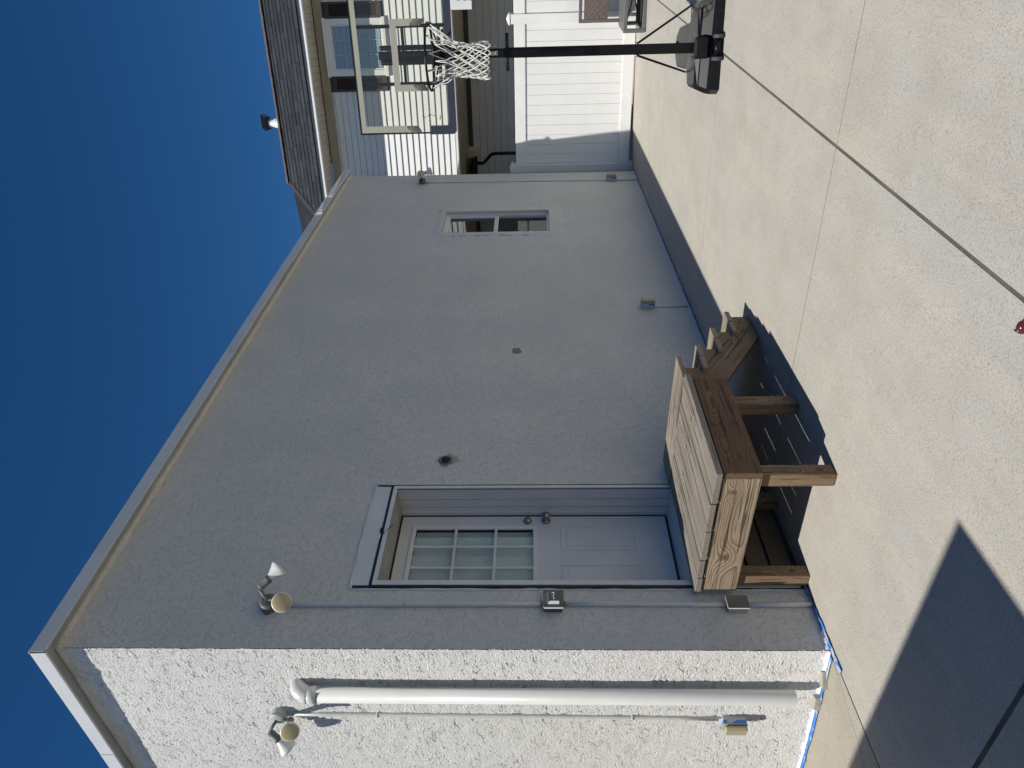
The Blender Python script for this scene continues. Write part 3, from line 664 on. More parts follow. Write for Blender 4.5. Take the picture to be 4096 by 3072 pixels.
outlet('outlet with a yellowed bubble cover on the sunlit wall at the foot of its conduit', (-.74, 0, .475), (0, -1), 1.0, .150)
outlet('outlet with a dull bubble cover low on the shaded wall just past the steps', (0, 4.20, .54), (1, 0), 1.0, .145)
outlet('farthest outlet low on the shaded wall by the fence', (0, 8.22, .57), (1, 0), 1.0, .145)
# drain pipe
T = thing('drain_pipe', 'fat white plastic drain pipe standing off the sunlit wall with an elbow at its top', 'pipe', (-.43, 0, .12))
pc = (-.375, -.085)
a = MB(); a.lathe([(.048, 0), (.048, 3.02), (.040, 3.02)], (pc[0], pc[1], .165), (0, 0, 1), 36); a.lathe([(.048, 0), (.044, 0), (.044, .3)], (pc[0], pc[1], .165), (0, 0, 1), 36); part('pipe', a, M['pvc'], T)
a = MB(); a.lathe([(.049, 0), (.055, .001), (.055, .055), (.050, .060)], (pc[0], pc[1], 3.155), (0, 0, 1), 36); part('collar', a, M['pvc'], T)
a = MB(); pts = []
for k in range(10):
    t = R(90*k/9); pts.append((pc[0]+.015*math.sin(t), pc[1]+.088*(1-math.cos(t)), 3.21+.088*math.sin(t)))
a.tube(pts, [.054, .054, .054, .054, .053, .053, .052, .051, .050, .050], 28); part('elbow', a, M['pvc'], T)
# open stub of an old vent and a chipped hole
T = thing('wall_vent', 'old round vent opening with rusty screen in the shaded wall right of the door', 'vent', (0, 1.72, 2.49))
a = MB(); a.lathe([(.0, .001), (.036, .001), (.036, .006), (.046, .010), (.055, .004), (.060, -.002)], (0, 1.722, 2.488), (1, 0, 0), 20); part('rim', a, M['grey_metal'], T)
a = MB(); a.lathe([(.0005, .0075), (.037, .0075)], (0, 1.722, 2.488), (1, 0, 0), 14); part('dark_bore', a, M['black'], T)
a = MB()
for k in range(5): a.tube([(.009, 1.69+k*.014, 2.462), (.013, 1.70+k*.013, 2.488), (.009, 1.705+k*.012, 2.514)], .0022, 5)
part('screen', a, mat('rust', (.12, .05, .035), .8), T, kind='stuff')
a = MB(); n = 20; q_ = [random.uniform(.7, 1.3) for _ in range(n)]
a.add([(.004, 1.722+.056*math.cos(6.283*k/n), 2.480+.056*math.sin(6.283*k/n)) for k in range(n)]+[(-.001, 1.722+.072*q_[k]*math.cos(6.283*k/n), 2.468+.085*q_[k]*math.sin(6.283*k/n)) for k in range(n)], [(k, (k+1) % n, n+(k+1) % n, n+k) for k in range(n)])
part('rough_mortar', a, M['frieze'], T, 'ragged stained mortar round the opening')
a = MB(); n = 18; rr = [random.uniform(.75, 1.2) for _ in range(n)]
a.add([(.002, 3.356, 1.94)]+[(.0045, 3.356+.050*rr[k]*math.cos(6.283*k/n), 1.94+.040*rr[k]*math.sin(6.283*k/n)) for k in range(n)]+[(-.001, 3.356+.062*rr[k]*math.cos(6.283*k/n), 1.94+.050*rr[k]*math.sin(6.283*k/n)) for k in range(n)],
      [(0, 1+k, 1+(k+1) % n) for k in range(n)]+[(1+k, 1+n+k, 1+n+(k+1) % n, 1+(k+1) % n) for k in range(n)])
part('chipped_patch', a, M['grey_metal'], bld, 'chipped bare patch in the middle of the shaded wall')

# blue tape and spilled paint along the foot of the walls
def ribbon(pts, w0, w1, jag, dirn, lift=.006):
    b = MB(); vs = []
    for i, p in enumerate(pts):
        a = w0+random.uniform(-jag, jag)*.4; c = w1+random.uniform(-jag, jag)
        for q in (a, c):
            x, y = p[0]+dirn[0]*q, p[1]+dirn[1]*q
            vs.append((x, y, (p[2] if len(p) > 2 else zg(x, y))+lift+random.uniform(0, .005)))
    b.add(vs, [(2*i, 2*i+1, 2*i+3, 2*i+2) for i in range(len(pts)-1)]); return b
single('tape_strip', ribbon([(.0, y) for y in lin(1.75, 8.6, 70)], .002, .036, .008, (1, 0), .008), M['tape'], 'long ragged strip of blue tape along the foot of the shaded wall', 'tape', (0, 1.8, .04), 'blue masking tape at the foot of the walls')
single('tape_strip', ribbon([(.0, y) for y in lin(-.17, .49, 16)], .004, .045, .006, (1, 0), .008), M['tape'], 'strip of blue tape from the doorway trim to past the building corner', 'tape', (0, 0, .0), 'blue masking tape at the foot of the walls')
single('tape_strip', ribbon([(x, -.012) for x in lin(-.02, -2.0, 34)], .012, .046, .007, (0, -1), .007), M['tape'], 'strip of blue tape along the foot of the sunlit wall', 'tape', (-.3, 0, -.03), 'blue masking tape at the foot of the walls')
cap = MB()
vs = []; ppx = lin(0, -2.0, 60)
for x in ppx: vs += [(x, -.004-random.uniform(0, .003), zg(-abs(x)-.001, 0)+.045+random.uniform(-.012, .02)), (x, -.014, zg(-abs(x)-.001, 0)+.014), (x, -.022-random.uniform(0, .008), zg(-abs(x)-.001, 0)+.011)]
cap.add(vs, [(3*i+k, 3*i+k+1, 3*i+3+k+1, 3*i+3+k) for i in range(len(ppx)-1) for k in (0, 1)], True)
part('paint_run', cap, M['wetpaint'], bld, 'thick fresh white paint along the foot of the sunlit wall')
cap = MB(); vs = []; ppx = lin(-.01, .12, 12)
for y in ppx: vs += [(.003, y, zg(.001, y)+.03+random.uniform(-.01, .01)), (.010+random.uniform(0, .012), y, zg(.001, y)+.014)]
cap.add(vs, [(2*i, 2*i+2, 2*i+3, 2*i+1) for i in range(len(ppx)-1)], True); part('paint_run', cap, M['wetpaint'], bld)
cap = MB(); cap.tube([(.006, y, zg(.01, y)+.012) for y in lin(1.7, 8.62, 60)], [random.uniform(.005, .010) for _ in range(61)], 6)
part('base_caulk', cap, M['caulk'], bld, 'uneven caulk line where the shaded wall meets the concrete')
for loc, rz, lab in (((-.255, -.035, -.008), .5, 'chipped concrete lump splashed with paint under the drain pipe'), ((-.50, -.035, -.012), .15, 'taped and painted lump at the wall foot left of the drain pipe')):
    T = MB(); hw = (.055, .022, .026)
    pts = [(sx*hw[0]*random.uniform(.8, 1.15), sy*hw[1]*random.uniform(.8, 1.2), sz*hw[2]*random.uniform(.75, 1.1)) for sz in (-1, 1) for sy in (-1, 1) for sx in (-1, 0, 1)]
    T.add(pts, [(0, 3, 4, 1), (1, 4, 5, 2), (6, 7, 10, 9), (7, 8, 11, 10), (0, 1, 7, 6), (1, 2, 8, 7), (3, 9, 10, 4), (4, 10, 11, 5), (0, 6, 9, 3), (2, 5, 11, 8)])
    o = single('concrete_lump', T, M['step'], lab, 'rubble', (0, 0, 0), 'lumps at the foot of the sunlit wall'); o.location = loc; o.rotation_euler = (.1, -.08, rz)

# ------------------------------------------------------------------ wooden stoop and steps
st = thing('wooden_stoop', 'weathered timber stoop with steps leading away from the recessed door', 'steps', (.5, .9, .05))
def board(name, c, size, axis, m, parent=st, jit=.0, label=None, tilt=0.0):
    l_, wd, t_ = size; b = MB(); b.box(-l_/2, l_/2, -wd/2, wd/2, -t_/2, t_/2, .004)
    o = bpy.data.objects.new(name, mesh_of(name, b, m)); link(o); o.parent = parent
    c = Vector(c)-Vector(parent.location)
    rots = {'x': (0, 0, 0), 'y': (0, 0, R(90)), 'z': (0, R(90), 0), 'x_side': (R(90), 0, 0), 'y_side': (R(90), 0, R(90))}
    o.location = c; o.rotation_euler = Vector(rots[axis])+Vector((random.uniform(-jit, jit), random.uniform(-jit, jit), random.uniform(-jit, jit)))
    if tilt: o.rotation_euler.y += tilt
    if label: o['label'] = label
    return o
edges = [(.838, 1.068), (.605, .832), (.356, .600), (.188, .350), (.044, .184)]
for i, (a, b_) in enumerate(edges):
    board('deck_board', ((a+b_)/2, .875, .727+(.004 if i % 2 else 0)), (1.00, b_-a, .040), 'y', W['top'], jit=.003)
board('deck_board', (.535, 1.452, .735), (1.00, .142, .038), 'x', W['top'], jit=.003)
board('deck_board', (.525, 1.600, .734), (.985, .142, .038), 'x', W['tread'], jit=.003)
def rim(name, x0, x1, y0, y1, z0, z1, m, ax, lab=None):
    if ax == 'x': return board(name, ((x0+x1)/2, (y0+y1)/2, (z0+z1)/2), (x1-x0, z1-z0, y1-y0), 'x_side', m, label=lab)
    return board(name, ((x0+x1)/2, (y0+y1)/2, (z0+z1)/2), (y1-y0, z1-z0, x1-x0), 'y_side', m, label=lab)
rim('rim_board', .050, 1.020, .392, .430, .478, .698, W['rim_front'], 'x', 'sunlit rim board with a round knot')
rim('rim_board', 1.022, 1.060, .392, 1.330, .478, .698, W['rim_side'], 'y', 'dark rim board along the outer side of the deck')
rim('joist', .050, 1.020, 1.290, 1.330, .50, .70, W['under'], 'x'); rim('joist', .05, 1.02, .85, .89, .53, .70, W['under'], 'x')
for x, y in ((.965, .478), (.965, 1.150), (.095, .478), (.095, 1.15)):
    zb_ = zg(x, y)+.002; z1 = .70; o = board('post', (x, y, (zb_+z1)/2), (z1-zb_, .09, .09), 'z', W['post'])
# stringers
def stringer(x0, x1):
    pts = [(1.331, .700), (1.60, .700), (1.60, .560), (1.60, .545), (1.845, .545), (1.845, .385), (2.085, .385), (2.085, .222), (2.235, .222), (2.235, .16), (2.245, .083), (1.98, .083), (1.331, .515)]
    pts = [(1.331, .712), (1.585, .712), (1.585, .548), (1.825, .548), (1.825, .392), (2.065, .392), (2.065, .236), (2.290, .236), (2.290, .088), (1.995, .082), (1.331, .50)]
    b = MB(); n = len(pts); cxm = (1.82, .38); w_ = x1-x0; ang = math.atan2(-.156, .24)
    # local frame: X along the slope, Y across it, Z through the board
    ca, sa = math.cos(ang), math.sin(ang); loc = [((y-cxm[0])*ca+(z-cxm[1])*sa, -(y-cxm[0])*sa+(z-cxm[1])*ca) for y, z in pts]
    tri = [(0, 1, 2), (0, 2, 10), (2, 3, 4), (10, 2, 4), (4, 5, 6), (10, 4, 6), (9, 10, 6), (6, 7, 8), (9, 6, 8)]
    vs = [(u, v, -w_/2) for u, v in loc]+[(u, v, w_/2) for u, v in loc]
    fs = [tuple(q+n for q in reversed(t)) for t in tri]+[t for t in tri]+[(i, i+n, (i+1) % n+n, (i+1) % n) for i in range(n)]
    b.add(vs, fs); o = bpy.data.objects.new('stringer', mesh_of('stringer', b, W['stringer'])); link(o); o.parent = st
    ex = Vector((0, ca, sa)); ey = Vector((0, -sa, ca)); ez = ex.cross(ey)
    o.matrix_local = Matrix(((ex.x, ey.x, ez.x, (x0+x1)/2-st.location[0]), (ex.y, ey.y, ez.y, cxm[0]-st.location[1]), (ex.z, ey.z, ez.z, cxm[1]-st.location[2]), (0, 0, 0, 1)))
    return o
stringer(.935, .973); stringer(.06, .098)
for k, (yb, z) in enumerate(((1.828, .568), (2.068, .412), (2.308, .256))):
    board('tread', (.520, yb-.070, z), (.985, .142, .038), 'x', W['tread'], jit=.006, tilt=.0)
    board('tread', (.515, yb-.216, z+.001), (.985, .142, .038), 'x', W['tread'], jit=.006)

# ------------------------------------------------------------------ basketball hoop
hp = thing('basketball_hoop', 'portable basketball hoop on a black pole with clear backboard and white net', 'basketball hoop', (2.615, 4.0, 0), rotz=R(10))
gz = zg(2.6, 4.0)
tk = MB()
plan = [(-.33, -.07), (.36, -.12), (.40, .0), (.40, .26), (.24, .46), (.20, 1.10), (.12, 1.24), (-.10, 1.24), (-.19, 1.12), (-.20, .50), (-.36, .32), (-.37, .02)]
def sc2(p, f, c=(0, .35)): return (c[0]+(p[0]-c[0])*f, c[1]+(p[1]-c[1])*f)
lev = [(gz-.012, 1.0), (gz+.055, 1.0), (gz+.095, .975), (gz+.16, .88), (gz+.178, .80)]
vs = [(*sc2(p, f), z+(.012 if p[1] < .35 and z > gz+.1 else 0)) for z, f in lev for p in plan]; n = len(plan)
tk.add(vs, [(r*n+k, r*n+(k+1) % n, (r+1)*n+(k+1) % n, (r+1)*n+k) for r in range(4) for k in range(n)]+[tuple(4*n+k for k in range(n))])
part('base_tank', tk, M['tank'], hp)
for sx in (-1, 1):
    a = MB(); x0, x1 = (-.30, -.075) if sx < 0 else (.075, .33)
    a.add([(x0, -.035, gz+.17), (x1, -.05, gz+.17), (x1, .16, gz+.178), (x0, .24, gz+.178), (x0+.03*1, 0, gz+.195), (x1-.02, -.02, gz+.205), (x1-.03, .12, gz+.205), (x0+.04, .18, gz+.195)],
          [(0, 1, 5, 4), (1, 2, 6, 5), (2, 3, 7, 6), (3, 0, 4, 7), (4, 5, 6, 7)]); part('tank_rib', a, M['tank'], hp)
a = MB(); a.lathe([(.001, .012), (.028, .012), (.032, .004), (.032, -.01)], (.03, 1.0, gz+.178), (0, 0, 1), 18); part('filler_cap', a, M['blackmetal'], hp)
a = MB(); a.box(-.085, .085, -.13, .06, gz+.11, gz+.235, .02); part('pole_socket', a, M['tank'], hp)
for x in (-.085, .085):
    a = MB(); a.lathe([(.001, -.016), (.040, -.016), (.047, -.010), (.047, .010), (.040, .016), (.001, .016)], (x, -.15, gz+.049), (1, 0, 0), 24); part('wheel', a, M['wheel'], hp)
a = MB(); a.cyl((-.12, -.15, gz+.049), (.12, -.15, gz+.049), .008, 10); a.cyl((-.068, -.15, gz+.055), (.068, -.15, gz+.055), .022, 14); part('axle', a, M['blackmetal'], hp)
a = MB(); a.box(-.041, .041, -.041, .041, gz+.09, 1.99, .006); part('lower_pole', a, M['blackmetal'], hp)
a = MB(); a.box(-.036, .036, -.036, .036, 1.98, 3.075, .006); part('upper_pole', a, M['blackmetal'], hp)
a = MB(); a.box(-.018, .018, -.0425, -.0385, 2.05, 2.13, .001); pl = part('adjust_plate', a, M['grey_metal'], hp)
for z in (2.067, 2.108): a = MB(); a.lathe([(.007, 0), (.005, .004), (.0005, .005)], (0, -.043, z), (0, -1, 0), 10); part('bolt', a, M['steel'], pl)
a = MB(); a.cyl((-.145, .05, 1.972), (.155, .05, 1.972), .016, 12); part('handle', a, M['black'], hp)
a = MB(); a.cyl((.04, .0, 2.075), (.058, .0, 2.075), .006, 8); part('pin', a, M['steel'], hp)
for x, y, xb in ((-.20, .46, -.046), (.34, .36, .046)):
    a = MB(); a.tube([(xb, .0, .865), (x, y, gz+.185)], .0095, 10); part('brace', a, M['blackmetal'], hp)
    a = MB(); a.lathe([(.011, 0), (.011, .008), (.001, .012)], (xb*1.05, 0, .868), (-1 if xb < 0 else 1, 0, 0), 8); part('bolt', a, M['steel'], hp)
# lift mechanism behind the board
for x in (-.054, .060):
    a = MB(); a.lathe([(.001, 0), (.017, 0), (.021, .01), (.021, .60), (.016, .615), (.001, .62)], (x, -.05, 2.44), (0, 0, 1), 16); part('lift_cylinder', a, M['blackmetal'], hp)
a = MB(); pts = []
for k in range(240): t = k/239; an = t*2*math.pi*26; pts.append((.003+.013*math.cos(an), -.068+.013*math.sin(an), 2.46+t*.46))
a.tube(pts, .0026, 5); part('spring', a, M['blackmetal'], hp)
for x in (-.045, .045):
    for z0, z1, yb in ((2.90, 2.735, -.70), (2.42, 2.46, -.70)):
        a = MB(); a.tube([(x, 0, z0), (x*1.3, yb, z1)], .012, 8); part('lift_arm', a, M['blackmetal'], hp)
a = MB(); a.tube([(-.17, -.70, 2.44), (-.045, -.35, 2.36), (0, -.04, 2.33)], .010, 8); part('lift_arm', a, M['blackmetal'], hp)
a = MB(); a.tube([(.17, -.70, 2.44), (.045, -.35, 2.36), (0, -.04, 2.33)], .010, 8); part('lift_arm', a, M['blackmetal'], hp)
bb = bpy.data.objects.new('backboard', None); link(bb); bb.parent = hp; OFF[bb.name] = Vector()
YB = -.76; XL, XR, ZB, ZT = -.565, .565, 2.368, 3.128
a = MB(); a.box(XL+.012, XR-.012, YB-.003, YB+.003, ZB+.05, ZT-.008); part('clear_panel', a, M['boardglass'], bb)
a = MB(); a.box(XL, XR, YB-.010, YB+.012, ZT-.009, ZT, .001); a.box(XL, XL+.011, YB-.010, YB+.012, 2.56, ZT-.009); a.box(XR-.011, XR, YB-.010, YB+.012, 2.56, ZT-.009); part('edge_frame', a, M['blackmetal'], bb)
def padpoly():
    o = []
    def arc(cx_, cz_, r, a0, a1, n=6): return [(cx_+r*math.cos(R(a0+(a1-a0)*k/n)), cz_+r*math.sin(R(a0+(a1-a0)*k/n))) for k in range(n+1)]
    out = [(XL-.006, 2.562)]+arc(XL+.024, ZB+.030-.008, .030, 180, 270)+arc(XR-.024, ZB+.030-.008, .030, 270, 360)+[(XR+.006, 2.562)]
    inn = [(XR-.058, 2.562)]+list(reversed(arc(XR-.083, ZB+.052+.02, .025, 270, 360)))+list(reversed(arc(XL+.083, ZB+.052+.02, .025, 180, 270)))+[(XL+.058, 2.562)]
    return out, inn
po, pi_ = padpoly(); b = MB(); k = len(po); inn = list(reversed(pi_))
for yy in (YB-.022, YB+.022): b.v += [(x, yy, z) for x, z in po]+[(x, yy, z) for x, z in inn]
def q4(a_, b_, c_, d_): b.f.append((a_, b_, c_, d_)); b.sm.append(False); b.mi.append(0)
kk = min(len(po), len(inn))
for i in range(kk-1):
    q4(i, i+1, k+i+1, k+i); q4(2*k+k+i, 2*k+k+i+1, 2*k+i+1, 2*k+i); q4(i, 2*k+i, 2*k+i+1, i+1); q4(k+i+1, 3*k+i+1, 3*k+i, k+i)
q4(0, k, 3*k, 2*k); q4(k-1, 3*k-1, 4*k-1, 2*k-1); part('edge_pad', b, M['pad'], bb)
yp0, yp1 = YB-.0062, YB-.0034
a = MB(); a.box(XL+.011, XR-.011, yp0, yp1, 3.077, 3.119); a.box(XL+.013, XL+.062, yp0, yp1, 2.735, 3.0765); a.box(XR-.062, XR-.013, yp0, yp1, 2.735, 3.0765); part('printed_border', a, M['boardprint'], bb, 'cream border band')
a = MB(); a.box(-.252, .252, yp0, yp1, 2.777, 2.825); a.box(-.252, -.203, yp0, yp1, 2.655, 2.7765); a.box(.203, .252, yp0, yp1, 2.655, 2.7765); part('printed_square', a, M['boardprint'], bb, 'cream target square')
def hatch(x0, x1, ztop, zbot, slant, n, mir):
    for k in range(n):
        t = k/(n-1); z = ztop-(ztop-zbot)*t; wv = .0028+.0036*t; a = MB()
        dz = slant
        A, Bp = ((x0, z+dz if mir else z), (x1, z if mir else z+dz))
        a.add([(A[0], yp0-.002, A[1]), (Bp[0], yp0-.002, Bp[1]), (Bp[0], yp0-.002, Bp[1]-wv), (A[0], yp0-.002, A[1]-wv)], [(0, 1, 2, 3)])
        part('hatch_line', a, M['black'], bb)
    a = MB(); dz = slant; z = ztop; ze = zbot
    A = (x0, ztop+.012+(dz if mir else 0)); Bp = (x1, ztop+.012+(0 if mir else dz)); C = (x1, zbot+(0 if mir else dz)); D = (x0, zbot+(dz if mir else 0))
    a.add([(A[0], yp0, A[1]), (Bp[0], yp0, Bp[1]), (C[0], yp0, C[1]), (D[0], yp0, D[1])], [(0, 1, 2, 3)]); part('hatch_band', a, M['boardprint'], bb)
hatch(-.251, -.204, 2.640, 2.565, .028, 8, False); hatch(.204, .251, 2.640, 2.565, .028, 8, True)
hatch(XL+.014, XL+.061, 2.720, 2.640, .028, 8, False); hatch(XR-.061, XR-.014, 2.720, 2.640, .028, 8, True)
a = MB(); random.seed(3)
for (mx, mz, wd, hg) in ((-.431, 2.622, .010, .004), (-.440, 2.618, .004, .010), (-.446, 2.603, .012, .004), (-.436, 2.600, .004, .008), (-.432, 2.577, .012, .006), (-.424, 2.560, .006, .012), (-.432, 2.545, .004, .012), (-.429, 2.531, .010, .006), (-.414, 2.547, .003, .003), (-.414, 2.537, .003, .003),
                         (-.460, 2.486, .004, .012), (-.455, 2.486, .003, .010), (-.449, 2.485, .004, .008), (-.443, 2.484, .003, .011), (-.437, 2.484, .004, .010), (-.431, 2.485, .002, .010), (-.468, 2.570, .008, .008)):
    a.box(mx-wd/2, mx+wd/2, YB-.0045, YB-.0034, mz-hg/2, mz+hg/2)
part('worn_print', a, M['black'], bb, 'faint worn print near the lower left corner', kind='stuff')
for x in (-.198, .204):
    a = MB(); a.box(x-.013, x+.013, YB+.013, YB+.033, 2.415, 3.115); part('back_bar', a, M['blackmetal'], bb)
a = MB(); a.box(-.188, .194, YB+.013, YB+.033, 2.728, 2.748); part('back_bar', a, M['blackmetal'], bb)
a = MB(); a.box(-.188, .194, YB+.013, YB+.033, 2.45, 2.468); part('back_bar', a, M['blackmetal'], bb)
RC = Vector((-.012, -1.115, 2.490)); RR = .222
rm = MB(); rm.tube([(RC.x+RR*math.cos(2*math.pi*k/48), RC.y+RR*math.sin(2*math.pi*k/48), RC.z) for k in range(48)], .0085, 10, closed=True)
ro = part('rim', rm, M['blackmetal'], hp)
a = MB(); a.tube([(-.19, -.90, 2.487), (-.10, -.82, 2.472), (-.07, -.775, 2.465)], .007, 8); part('rim_brace', a, M['blackmetal'], ro)
a = MB(); a.tube([(.166, -.90, 2.487), (.10, -.82, 2.472), (.07, -.775, 2.465)], .007, 8); part('rim_brace', a, M['blackmetal'], ro)
a = MB(); a.box(-.075, .075, -.905, -.768, 2.447, 2.482, .006); a.box(-.075, .075, -.778, -.766, 2.41, 2.50, .003); part('rim_bracket', a, M['blackmetal'], ro)
a = MB()
for k in range(12):
    an = 2*math.pi*k/12+.13; c = RC+Vector((RR*math.cos(an), RR*math.sin(an), -.008))
    a.tube([c+Vector((0, 0, .0)), c+Vector((.004, 0, -.010)), c+Vector((0, .003, -.018)), c+Vector((-.004, 0, -.010)), c], .0028, 5)
part('net_hook', a, M['blackmetal'], ro, kind='stuff')
random.seed(11); net = MB(); ks = 12
levels = [(0, .214, -.014, 0), (1, .118, -.175, .5), (2, .108, -.230, 0), (3, .110, -.283, .5), (4, .118, -.335, 0), (5, .128, -.385, .5)]
node = {}
for li, rad, dz, ph in levels:
    for k in range(ks):
        an = 2*math.pi*(k+ph)/ks+.13; rr_ = rad*(1+random.uniform(-.05, .05)); wsh = Vector((-.03*min(1, -dz/.3), 0, 0))
        node[li, k] = RC+wsh+Vector((rr_*math.cos(an), rr_*math.sin(an), dz+(random.uniform(-.010, .010) if li else 0)))
def sag(a, b_, amt, r=.0042):
    m_ = (a+b_)/2+Vector((random.uniform(-amt, amt), random.uniform(-amt, amt), random.uniform(-amt, 0)))
    q1 = a*.75+b_*.25; q1 = q1*.6+(a*.4+m_*.6)*.4; q3 = a*.25+b_*.75; q3 = q3*.6+(b_*.4+m_*.6)*.4
    net.tube([a, q1, m_, q3, b_], r, 6)
for li in range(5):
    ph0, ph1 = levels[li][3], levels[li+1][3]
    for k in range(ks):
        a = node[li, k]
        nb = [(k) % ks, (k-1) % ks] if ph1 > ph0 else [(k) % ks, (k+1) % ks]
        for j in nb: sag(a, node[li+1, j], .016 if li == 0 else .006, .0036 if li == 0 else .0046)
for li in range(1, 6):
    for k in range(ks): net.lathe([(.001, -.007), (.007, -.003), (.007, .003), (.001, .007)], node[li, k], (random.uniform(-1, 1), random.uniform(-1, 1), 1), 7)
for k in range(ks):      # bottom loops
    a, b_ = node[5, k], node[5, (k+1) % ks]; m_ = (a+b_)/2+Vector((0, 0, -.040+random.uniform(-.012, .01)))
    net.tube([a, a*.6+m_*.4+Vector((0, 0, -.010)), m_, b_*.6+m_*.4+Vector((0, 0, -.010)), b_], .0048, 6)
part('net', net, M['net'], ro)
random.seed(21)

# ------------------------------------------------------------------ vinyl fence
fe = thing('vinyl_fence', 'white vinyl privacy fence with capped posts across the end of the driveway', 'fence', (0, 8.9, .2))
def fz(x): return .018*x
def fpost(x, zt, zb=.16):
    a = MB(); a.box(x-.065, x+.065, 8.84, 8.97, zb+fz(x), zt, .004); o = part('post', a, M['vinyl'], fe)
    a = MB(); a.box(x-.075, x+.075, 8.83, 8.98, zt, zt+.028, .004)
    a.add([(x-.07, 8.835, zt+.028), (x+.07, 8.835, zt+.028), (x+.07, 8.975, zt+.028), (x-.07, 8.975, zt+.028), (x, 8.905, zt+.06)], [(0, 1, 4), (1, 2, 4), (2, 3, 4), (3, 0, 4)]); part('post_cap', a, M['vinyl'], o)
def panel(x0, x1):
    zt, zb = 2.055, .235
    def rail(z0, z1, y0=8.87, y1=8.94):
        a = MB(); a.box(x0, x1, y0, y1, z0, z1, .005)
        a.v = [(x, y, z+(fz(x)*.6 if z0 < 1 else -.010*x)) for x, y, z in a.v]; part('rail', a, M['vinyl'], fe)
    rail(zt-.165, zt); rail(zb, zb+.17)
    x = x0+.002
    while x < x1-.01:
        w_ = min(.1505, x1-x); a = MB(); a.box(x+.0012, x+w_-.0012, 8.889, 8.921, zb+.160, zt-.155, .0035); part('board', a, M['vinyl'], fe); x += .1505
fpost(.005, 2.10); fpost(2.19, 2.085); fpost(4.70, 2.06); panel(.072, 2.123); panel(2.257, 4.633); fpost(7.2, 2.03); panel(4.767, 7.13)

# ------------------------------------------------------------------ patio chair by the fence
ch = thing('patio_chair', 'grey metal patio seat with a woven brown back standing at the fence', 'chair', (2.45, 8.2, .24))
def bar(p, q, w_, mt='chairframe', nm='frame_bar'):
    a = MB(); p, q = Vector(p), Vector(q); lo = Vector(map(min, p, q))-Vector((w_/2,)*3); hi = Vector(map(max, p, q))+Vector((w_/2,)*3)
    a.box(lo.x, hi.x, lo.y, hi.y, lo.z, hi.z, .004); return part(nm, a, M[mt], ch)
X0, X1, YF, YR = 2.13, 3.0, 8.0, 8.62
bar((X0, YF, .272), (X0, YF, .515), .05, nm='leg'); bar((X1, YF, .28), (X1, YF, .515), .05, nm='leg'); bar((X0, YR, .28), (X0, YR, .49), .05, nm='leg'); bar((X1, YR, .28), (X1, YR, .49), .05, nm='leg')
bar((X0+.051, YF, .265), (X1-.051, YF, .265), .05); bar((X0+.051, YR, .275), (X1-.051, YR, .275), .05); bar((X0, YF+.051, .268), (X0, YR-.051, .268), .05)
a = MB(); a.box(X0-.024, X1+.024, YF+.026, YR+.024, .488, .541, .006); part('seat', a, M['chairframe'], ch)
bar((X0+.051, YF, .516), (X1-.051, YF, .516), .049)
bar((X0+.045, YR-.02, .567), (X0+.045, YR-.02, 1.085), .045, nm='back_post'); bar((X1-.045, YR-.02, .567), (X1-.045, YR-.02, 1.085), .045, nm='back_post'); bar((X0+.093, YR-.02, 1.085), (X1-.093, YR-.02, 1.085), .045, nm='back_rail')
a = MB(); a.box(X0+.07, X1-.07, YR-.03, YR-.012, .70, 1.035, .004); part('woven_back', a, M['sling'], ch)
for p, q in (((X0+.03, YF+.3, .30), (X1-.03, YF+.3, .47)), ((X0+.03, YF+.3, .47), (X1-.03, YF+.3, .30))):
    a = MB(); a.tube([p, q], .008, 8); part('cross_brace', a, M['blackmetal'], ch)

# ------------------------------------------------------------------ neighbour's house behind the fence
A0 = (.298, 9.911, 0)
ho = thing('neighbour_house', 'white sided house with brown shutters and dark shingled roof behind the fence', 'house', A0, rotz=R(10.1))
def hpart(nm, b, m, par=ho, **k): return part(nm, b, m, par, **k)
b = MB(); b.box(-5.5, 7.5, .004, .16, 3.10, 5.33); hpart('upper_wall', b, M['gap_shade'])
b = MB(); b.box(1.895, 7.5, -.02, .003, 2.735, 3.10); hpart('upper_wall', b, M['siding'])
def siding(x0, x1, yf, z, h, m, lean=.012, lip=.010, holes=()):
    segs = [(x0, x1)]
    for hx0, hx1, hz0, hz1 in holes:
        if hz0 < z+h*.5 < hz1:
            ns = []
            for a_, b_ in segs:
                if hx0 > a_ and hx1 < b_: ns += [(a_, hx0), (hx1, b_)]
                else: ns.append((a_, b_))
            segs = ns
    for a_, b_ in segs:
        q = MB(); q.prism([(yf, z+.005), (yf-lip-lean, z+.005), (yf-lip-lean, z+.013), (yf-.003, z+h-.0005), (yf, z+h-.0005)], 0, a_, b_)
        hpart('siding_board', q, m)
z = 3.118
WHO = [(.700, 2.050, 4.20, 5.17)]
k = 0
while z < 5.18:
    h = min(.1065, 5.185-z); siding(-2.6, 5.0, .0, z, h, M['siding'], holes=WHO); z += .1065; k += 1
for kz in range(3): siding(2.012, 5.0, -.022, 2.752+kz*.105, .104, M['siding'])
b = MB(); b.box(1.885, 2.010, -.050, -.002, 2.735, 3.075, .003); hpart('corner_trim', b, M['vinyl'])
b = MB(); b.box(-5.5, 1.884, -.035, .14, 3.070, 3.112, .003); hpart('bottom_trim', b, M['gutterwhite'])
b = MB(); b.box(-5.5, 7.5, -.022, .0, 5.186, 5.325); hpart('frieze', b, M['frieze'])
b = MB(); b.box(-1.9, 7.5, -.560, -.023, 5.348, 5.362); hpart('soffit_backing', b, M['groove'])
x = -1.6
while x < 3.0:
    q = MB(); q.box(x+.002, x+.106, -.560, -.023, 5.338, 5.3475, .0015); hpart('soffit_slat', q, M['soffit']); x += .1085
